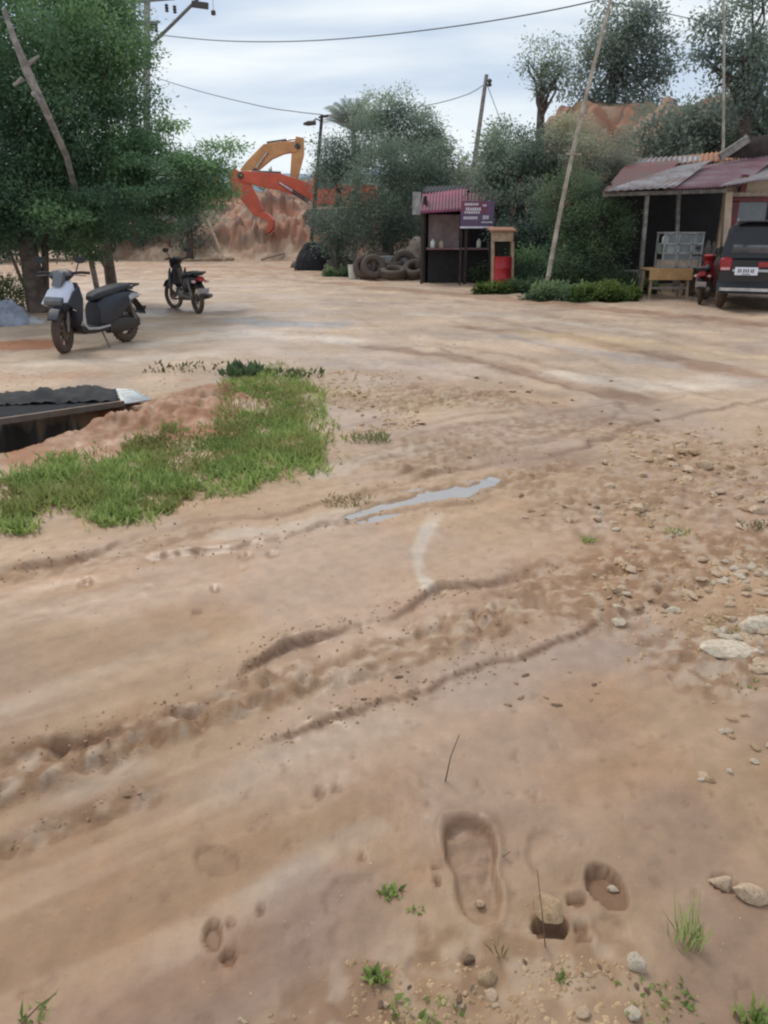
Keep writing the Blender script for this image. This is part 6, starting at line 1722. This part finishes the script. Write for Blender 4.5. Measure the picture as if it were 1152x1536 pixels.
stone(1100, 972, 58, 'white_stone', 'large flat whitish stone slab at the right edge', rnd=rnd, flat=.6, rz=.2, ax=1.2, sink=1.0)
stone(1132, 940, 46, 'white_stone', 'flat whitish slab just behind the largest one at the right edge', rnd=rnd, flat=.6, rz=.3, sink=1.0)
scatter(14, (1020, 920, 1160, 1010), (7, 17), ['white_stone', 'stone'], 'small whitish stone around the big whitish slabs', 'whitish stones around the slabs', 512)
stone(1086, 1332, 22, 'stone', 'left one of two pale stones in a row low at the right edge', rnd=rnd, rz=-.4, ax=1.2)
stone(1128, 1346, 26, 'stone', 'right one of two pale stones in a row low at the right edge', rnd=rnd, rz=-.3, ax=1.2)
stone(955, 1452, 22, 'white_stone', 'small whitish stone in the lower right weeds', rnd=rnd)
stone(875, 1520, 16, 'stone', 'small pale stone at the bottom edge right of centre', rnd=rnd)
stone(950, 1524, 18, 'white_stone', 'whitish stone at the bottom edge left of the green weeds', rnd=rnd)
stone(728, 1468, 22, 'orange_stone', 'ochre stone in the rubble below the boot print', rnd=rnd)
stone(735, 1495, 16, 'stone', 'small pale stone touching the ochre one below the boot print', rnd=rnd)
stone(720, 1358, 10, 'stone', 'tiny pale pebble at the heel of the boot print', rnd=rnd)
stone(919, 1336, 11, 'white_stone', 'white pebble lying in the deep heel hole', rnd=rnd)
stone(702, 1441, 12, 'clod', 'round dark mud ball in the rubble below the boot print', rnd=rnd, cat='mud ball')
scatter(42, (940, 650, 1160, 790), (7, 22), ['stone', 'stone', 'orange_stone'], 'pale rough stone among those strewn on the churned mud at the right', G, 501)
scatter(20, (780, 700, 990, 800), (4, 11), ['stone', 'orange_stone', 'clod'], 'small stone scattered left of the stony patch at the right', 'small stones in mid ground', 502)
scatter(38, (1000, 800, 1160, 960), (6, 18), ['stone', 'white_stone', 'orange_stone'], 'pale stone embedded in the mud above the whitish slabs', 'stones above the whitish slabs', 503)
scatter(14, (1030, 990, 1160, 1180), (6, 14), ['stone', 'orange_stone', 'white_stone'], 'small stone below the whitish slabs at the right edge', 'stones below the whitish slabs', 504)
scatter(40, (490, 560, 680, 650), (3, 9), ['orange_stone', 'stone', 'orange_stone'], 'small yellowish stone of the gravel spread right of the grass', 'gravel stones beside the grass', 505)
scatter(26, (540, 1455, 780, 1540), (4, 11), ['orange_stone', 'stone', 'clod'], 'small rubble stone at the bottom edge of the path', 'rubble at the bottom edge', 506)
scatter(16, (780, 1440, 1000, 1540), (4, 10), ['stone', 'clod', 'orange_stone'], 'small stone among the weeds at the lower right', 'stones in the lower right weeds', 507)
scatter(8, (330, 1490, 470, 1540), (4, 8), ['orange_stone', 'stone'], 'tiny pebble at the bottom edge left of centre', 'pebbles at the bottom left', 508)
scatter(22, (700, 560, 1000, 690), (4, 9), ['clod', 'orange_stone'], 'mud clod thrown up on the far ruts', 'clods on the far ruts', 509, 'mud_clod', 'clod')
scatter(30, (420, 940, 900, 1060), (3, 8), ['clod', 'orange_stone', 'orange_stone'], 'mud clod on the churned band between the two near ruts', 'clods between the near ruts', 510, 'mud_clod', 'clod')
scatter(16, (860, 830, 1080, 920), (5, 12), ['clod', 'orange_stone'], 'reddish clod in the churned mud near the right edge', 'clods near the right edge', 511, 'mud_clod', 'clod')

scatter(60, (880, 650, 1160, 960), (5, 15), ['stone', 'stone', 'white_stone'], 'flat pale broken rock pressed into the mud along the right side', 'broken rock pressed into the mud', 520)

# gravel: nobody could count it
def gravel():
    rng = np.random.RandomState(5)
    V = []; Fc = []; base = 0
    tpl = np.array([(1, 0, 0), (0, 1, 0), (-1, 0, 0), (0, -1, 0), (0, 0, .7), (0, 0, -.7)], float)
    tf = [(0, 1, 4), (1, 2, 4), (2, 3, 4), (3, 0, 4), (1, 0, 5), (2, 1, 5), (3, 2, 5), (0, 3, 5)]
    P = []
    for (n, u0, v0, u1, v1, s0, s1) in [(900, 480, 555, 690, 660, 1.0, 4.0), (900, 900, 640, 1170, 1000, 1.5, 6), (500, 520, 1440, 1010, 1550, 1.5, 6), (400, 420, 470, 1150, 640, .8, 2.2), (450, -20, 830, 1160, 1500, .8, 2.4), (300, 0, 560, 480, 600, .8, 2.5)]:
        for k in range(n):
            u = rng.uniform(u0, u1); v = rng.uniform(v0, v1)
            if vnoise(np.array([u * .02]), np.array([v * .035]), 77)[0] < .45: continue
            p = gp(u, v); s_ = rng.uniform(s0, s1) * abs(gp(u + 1, v).x - p.x); P.append((p.x, p.y, s_))
    P = np.array(P)
    z = ground_fields(P[:, 0], P[:, 1])[0]
    for i in range(len(P)):
        a = rng.uniform(0, 6.28); ca, sa = math.cos(a), math.sin(a)
        q = tpl * rng.uniform(.7, 1.3, (6, 3)) * P[i, 2]
        q = np.stack([q[:, 0] * ca - q[:, 1] * sa, q[:, 0] * sa + q[:, 1] * ca, q[:, 2]], 1) + np.array([P[i, 0], P[i, 1], z[i]])
        V += [tuple(x) for x in q]; Fc += [tuple(j + base for j in f) for f in tf]; base += 6
    me = bpy.data.meshes.new('gravel'); me.from_pydata(V, [], Fc); me.update(); me.materials.append(M['orange_stone'])
    o = bpy.data.objects.new('gravel', me); col.objects.link(o); tag(o, kind='stuff')
gravel()

def crumbs():
    rng = np.random.RandomState(6)
    P = []
    for (e, n, w) in ((0, 900, .05), (1, 700, .04), (2, 160, .03), (3, 500, .09), (4, 300, .07), (10, 160, .03), (11, 160, .04), (12, 160, .04)):
        pts = EDGES[e][0]
        for k in range(n // 2):
            i = rng.randint(0, len(pts) - 1); t = rng.rand()
            x = pts[i][0] * (1 - t) + pts[i + 1][0] * t + rng.normal() * w; y = pts[i][1] * (1 - t) + pts[i + 1][1] * t + rng.normal() * w
            P.append((x, y, (.0010 + .0036 * rng.rand() ** 2) * (1 + .25 * y)))
    P = np.array(P); z = ground_fields(P[:, 0], P[:, 1])[0]
    V = []; Fc = []; b0 = 0
    tpl = np.array([(1, 0, 0), (0, 1, 0), (-1, 0, 0), (0, -1, 0), (0, 0, .8), (0, 0, -.8)], float)
    tf = [(0, 1, 4), (1, 2, 4), (2, 3, 4), (3, 0, 4), (1, 0, 5), (2, 1, 5), (3, 2, 5), (0, 3, 5)]
    for i in range(len(P)):
        q = tpl * rng.uniform(.6, 1.4, (6, 3)) * P[i, 2] + np.array([P[i, 0], P[i, 1], z[i] + P[i, 2] * .2])
        V += [tuple(x) for x in q]; Fc += [tuple(j + b0 for j in f) for f in tf]; b0 += 6
    me = bpy.data.meshes.new('mud_crumbs'); me.from_pydata(V, [], Fc); me.update(); me.materials.append(pm('mud_crumb', (0.46, 0.31, 0.19), (0.34, 0.215, 0.125), rough=.9, scale=20, bump=0))
    o = bpy.data.objects.new('mud_crumbs', me); col.objects.link(o); tag(o, kind='stuff')
crumbs()

# ================================================================== grass and weeds
def blades(name, P, Lr, W, palette, rng, lean=.5):
    n = len(P); P = np.array(P)
    a = rng.uniform(0, 2 * math.pi, n)
    d = unit(np.stack([np.cos(a) * lean * rng.uniform(.3, 1.4, n), np.sin(a) * lean * rng.uniform(.3, 1.4, n), np.ones(n)], 1))
    s = unit(np.cross(d, rng.normal(size=(n, 3))))
    L = rng.uniform(Lr[0], Lr[1], n)
    t = rng.uniform(0, 1, n)[:, None]
    pal = np.array(palette)
    i = np.clip(t * (len(pal) - 1), 0, len(pal) - 1.001); lo = i.astype(int)[:, 0]; fr = i - lo[:, None]
    C = pal[lo] * (1 - fr) + pal[lo + 1] * fr
    return P, d, s, L, np.full(n, W) * rng.uniform(.7, 1.4, n), C
GREEN = [(.16, .23, .065), (.25, .34, .10), (.36, .45, .14), (.46, .52, .21)]
def poly_in(u, v, poly):
    c = False; n = len(poly)
    for i in range(n):
        x0, y0 = poly[i]; x1, y1 = poly[(i + 1) % n]
        if (y0 > v) != (y1 > v) and u < (x1 - x0) * (v - y0) / (y1 - y0) + x0: c = not c
    return c
def grass():
    rng = np.random.RandomState(17)
    poly = [(-60, 725), (60, 706), (120, 692), (200, 668), (310, 645), (350, 600), (355, 560), (400, 552), (480, 575), (490, 640), (500, 690), (420, 718), (310, 740), (240, 768), (130, 788), (90, 752), (40, 795), (-60, 808)]
    n = 110000
    u = rng.uniform(-60, 520, n); v = rng.uniform(545, 805, n)
    u0_, v0_ = u, v
    uu = u + rng.normal(size=n) * 9 + 30 * (vnoise(u * .05, v * .08, 3) - .5) + 12 * (vnoise(u * .2, v * .3, 13) - .5)
    vv = v + rng.normal(size=n) * 6 + 22 * (vnoise(u * .04, v * .09, 4) - .5) + 10 * (vnoise(u * .2, v * .3, 14) - .5)
    dn = vnoise(u * .03, v * .06, 6); rr = rng.rand(n)
    k = [i for i in range(n) if poly_in(uu[i], vv[i], poly) and (rr[i] < .14 + 1.8 * max(0, dn[i] - .24))][:30000]
    P = np.array([(q.x, q.y) for q in (gp(u[i], v[i]) for i in k)]); z = ground_fields(P[:, 0], P[:, 1])[0]
    Q = np.stack([P[:, 0], P[:, 1], z - .005], 1)
    b, d, s, L, W, C = blades('grass', Q, (.03, .10), .012, GREEN, rng, .9)
    pat = fbm(P[:, 0] * 1.6, P[:, 1] * 1.6, 44, 3)
    L = L * (.3 + 1.3 * pat); C = C * (.65 + .75 * pat)[:, None]
    dry = (fbm(P[:, 0] * 2.3, P[:, 1] * 2.3, 48, 3) > .58)
    C[dry] = C[dry] * .5 + np.array((.30, .27, .10)) * .5
    o = card_mesh('grass', b, d, s, L, W, C, M['grass'], bend=.3); tag(o, kind='stuff')
grass()
def tuft(lab, u, v, n, r, Lr, W=.006, lean=.5, group=None, pal=GREEN, name='weed_tuft', cat='weed', sd=0, leafy=False, stuff=False):
    rng = np.random.RandomState(600 + sd); p = on_ground(u, v)
    k = abs(gp(u + 1, v).x - gp(u, v).x)
    P = np.stack([np.clip(rng.normal(size=n), -1.3, 1.3) * r * k * .42, np.clip(rng.normal(size=n), -1.3, 1.3) * r * k * .34, np.full(n, -.004)], 1)
    if stuff: P[:, :2] *= 1.25
    b, d, s, L, W_, C = blades(name, P, Lr, W, pal, rng, lean)
    if leafy: W_ = L * .42
    o = card_mesh(name, b, d, s, L, W_, C, M['grass'], bend=.25); o.location = p
    if stuff: o.name = name = 'weeds'; tag(o, kind='stuff')
    else: tag(o, lab, cat, group)
tuft('small leafy green sprout left of the boot print', 585, 1340, 40, 26, (.012, .035), lean=1.2, leafy=True, sd=1)
tuft('tiny green sprout just left of the boot heel', 626, 1366, 18, 16, (.01, .024), lean=1.3, leafy=True, sd=2)
tuft('small green plant in the rubble at the bottom centre', 566, 1468, 36, 20, (.014, .04), lean=1.0, leafy=True, sd=3)
tuft('bright little green sprout between the lower right stones', 845, 1468, 26, 16, (.01, .026), lean=1.1, leafy=True, sd=4)
tuft('tall thin grass tuft standing at the lower right', 1030, 1420, 44, 34, (.04, .15), .004, .35, sd=5)
tuft('green weeds at the bottom edge of the path', 640, 1536, 90, 70, (.01, .035), lean=1.1, leafy=True, sd=6, stuff=True)
tuft('green weed clump in the bottom right corner', 1140, 1536, 60, 40, (.02, .05), lean=1.0, leafy=True, sd=7, stuff=True)
tuft('dark mossy weeds among the lower right stones', 990, 1510, 70, 70, (.008, .028), lean=1.2, leafy=True, sd=8, stuff=True)
tuft('mossy green patch under the whitish slabs', 1120, 1032, 110, 56, (.012, .03), lean=1.4, leafy=True, sd=9, stuff=True)
tuft('mossy green patch between the two whitish slabs', 1105, 945, 60, 50, (.012, .03), lean=1.4, leafy=True, sd=10, stuff=True)
tuft('small green tuft in the middle distance left of the stones', 883, 812, 50, 16, (.02, .05), lean=1.0, sd=11)
tuft('pale green tuft in the mud below the stony patch', 1015, 800, 50, 34, (.02, .05), lean=.9, sd=12)
tuft('thin grass in the wet rut left of the puddle', 520, 752, 120, 46, (.02, .05), lean=1.0, pal=[(.14, .15, .05), (.24, .24, .1)], sd=13, stuff=True)
tuft('rounded grass tuft right of the grass strip', 555, 660, 160, 46, (.04, .10), .008, .9, pal=[(.12, .17, .05), (.24, .27, .1)], sd=14)
tuft('dark leafy weed standing at the far tip of the grass strip', 362, 562, 110, 40, (.04, .20), .02, 1.0, pal=[(.07, .12, .06), (.14, .20, .09)], sd=15, leafy=True)
tuft('low weeds at the far right corner of the grass strip', 440, 562, 130, 60, (.03, .10), lean=1.0, pal=[(.07, .11, .04), (.15, .18, .07)], sd=16, leafy=True, stuff=True)
tuft('sparse weeds on the sandy edge above the red soil', 275, 552, 120, 70, (.02, .08), lean=1.1, pal=[(.10, .11, .05), (.2, .18, .09)], sd=17, leafy=True, stuff=True)
tuft('green weeds hanging over the drain pit', 95, 690, 120, 50, (.04, .10), .012, .9, sd=18, stuff=True)
tuft('small weed by the big stones at the right', 1135, 790, 70, 40, (.02, .05), lean=1.1, pal=[(.1, .11, .05), (.2, .18, .09)], sd=19)
tuft('thin weed fork growing below the boot print', 748, 1432, 9, 12, (.03, .07), .004, .5, pal=[(.16, .15, .06), (.25, .22, .1)], sd=20)
tuft('green sprig at the bottom left corner', 52, 1520, 14, 30, (.02, .06), .006, 1.2, sd=21)
def twig(lab, pts, r, name='twig'):
    P = [on_ground(*pts[0][:2])]
    for (u, v, dy) in pts[1:]:
        P.append(px(u, v, P[0].y + dy))
    o = MB().tube(P, [r * (1 - .5 * i / (len(P) - 1)) for i in range(len(P))], 6).build(name, M['twig']); tag(o, lab, 'twig')
twig('thin upright stalk standing in the smooth mud', [(668, 1172, 0), (676, 1135, .0), (689, 1102, .01)], .0022)
twig('thin upright stalk rising from the ochre stone', [(818, 1420, 0), (812, 1360, .02), (806, 1305, .04)], .0016)
twig('short stalk left of the boot print', [(668, 1290, 0), (668, 1255, 0), (670, 1235, .0)], .0014)
twig('short dark twig lying in the lower left mud', [(182, 1196, 0), (200, 1194, .01), (213, 1190, .01)], .003)
twig('thin green-brown twig in the bottom left corner', [(32, 1536, 0), (60, 1507, .0), (85, 1490, .02)], .002)
twig('hooked dark twig right of the boot print', [(745, 1286, 0), (757, 1283, .0), (766, 1277, .0)], .002)
# three crooked bits of straw on the smooth mud
twig('crooked dark straw left of the smooth mud', [(475, 1178, 0), (483, 1188, 0), (481, 1202, -.01)], .002)
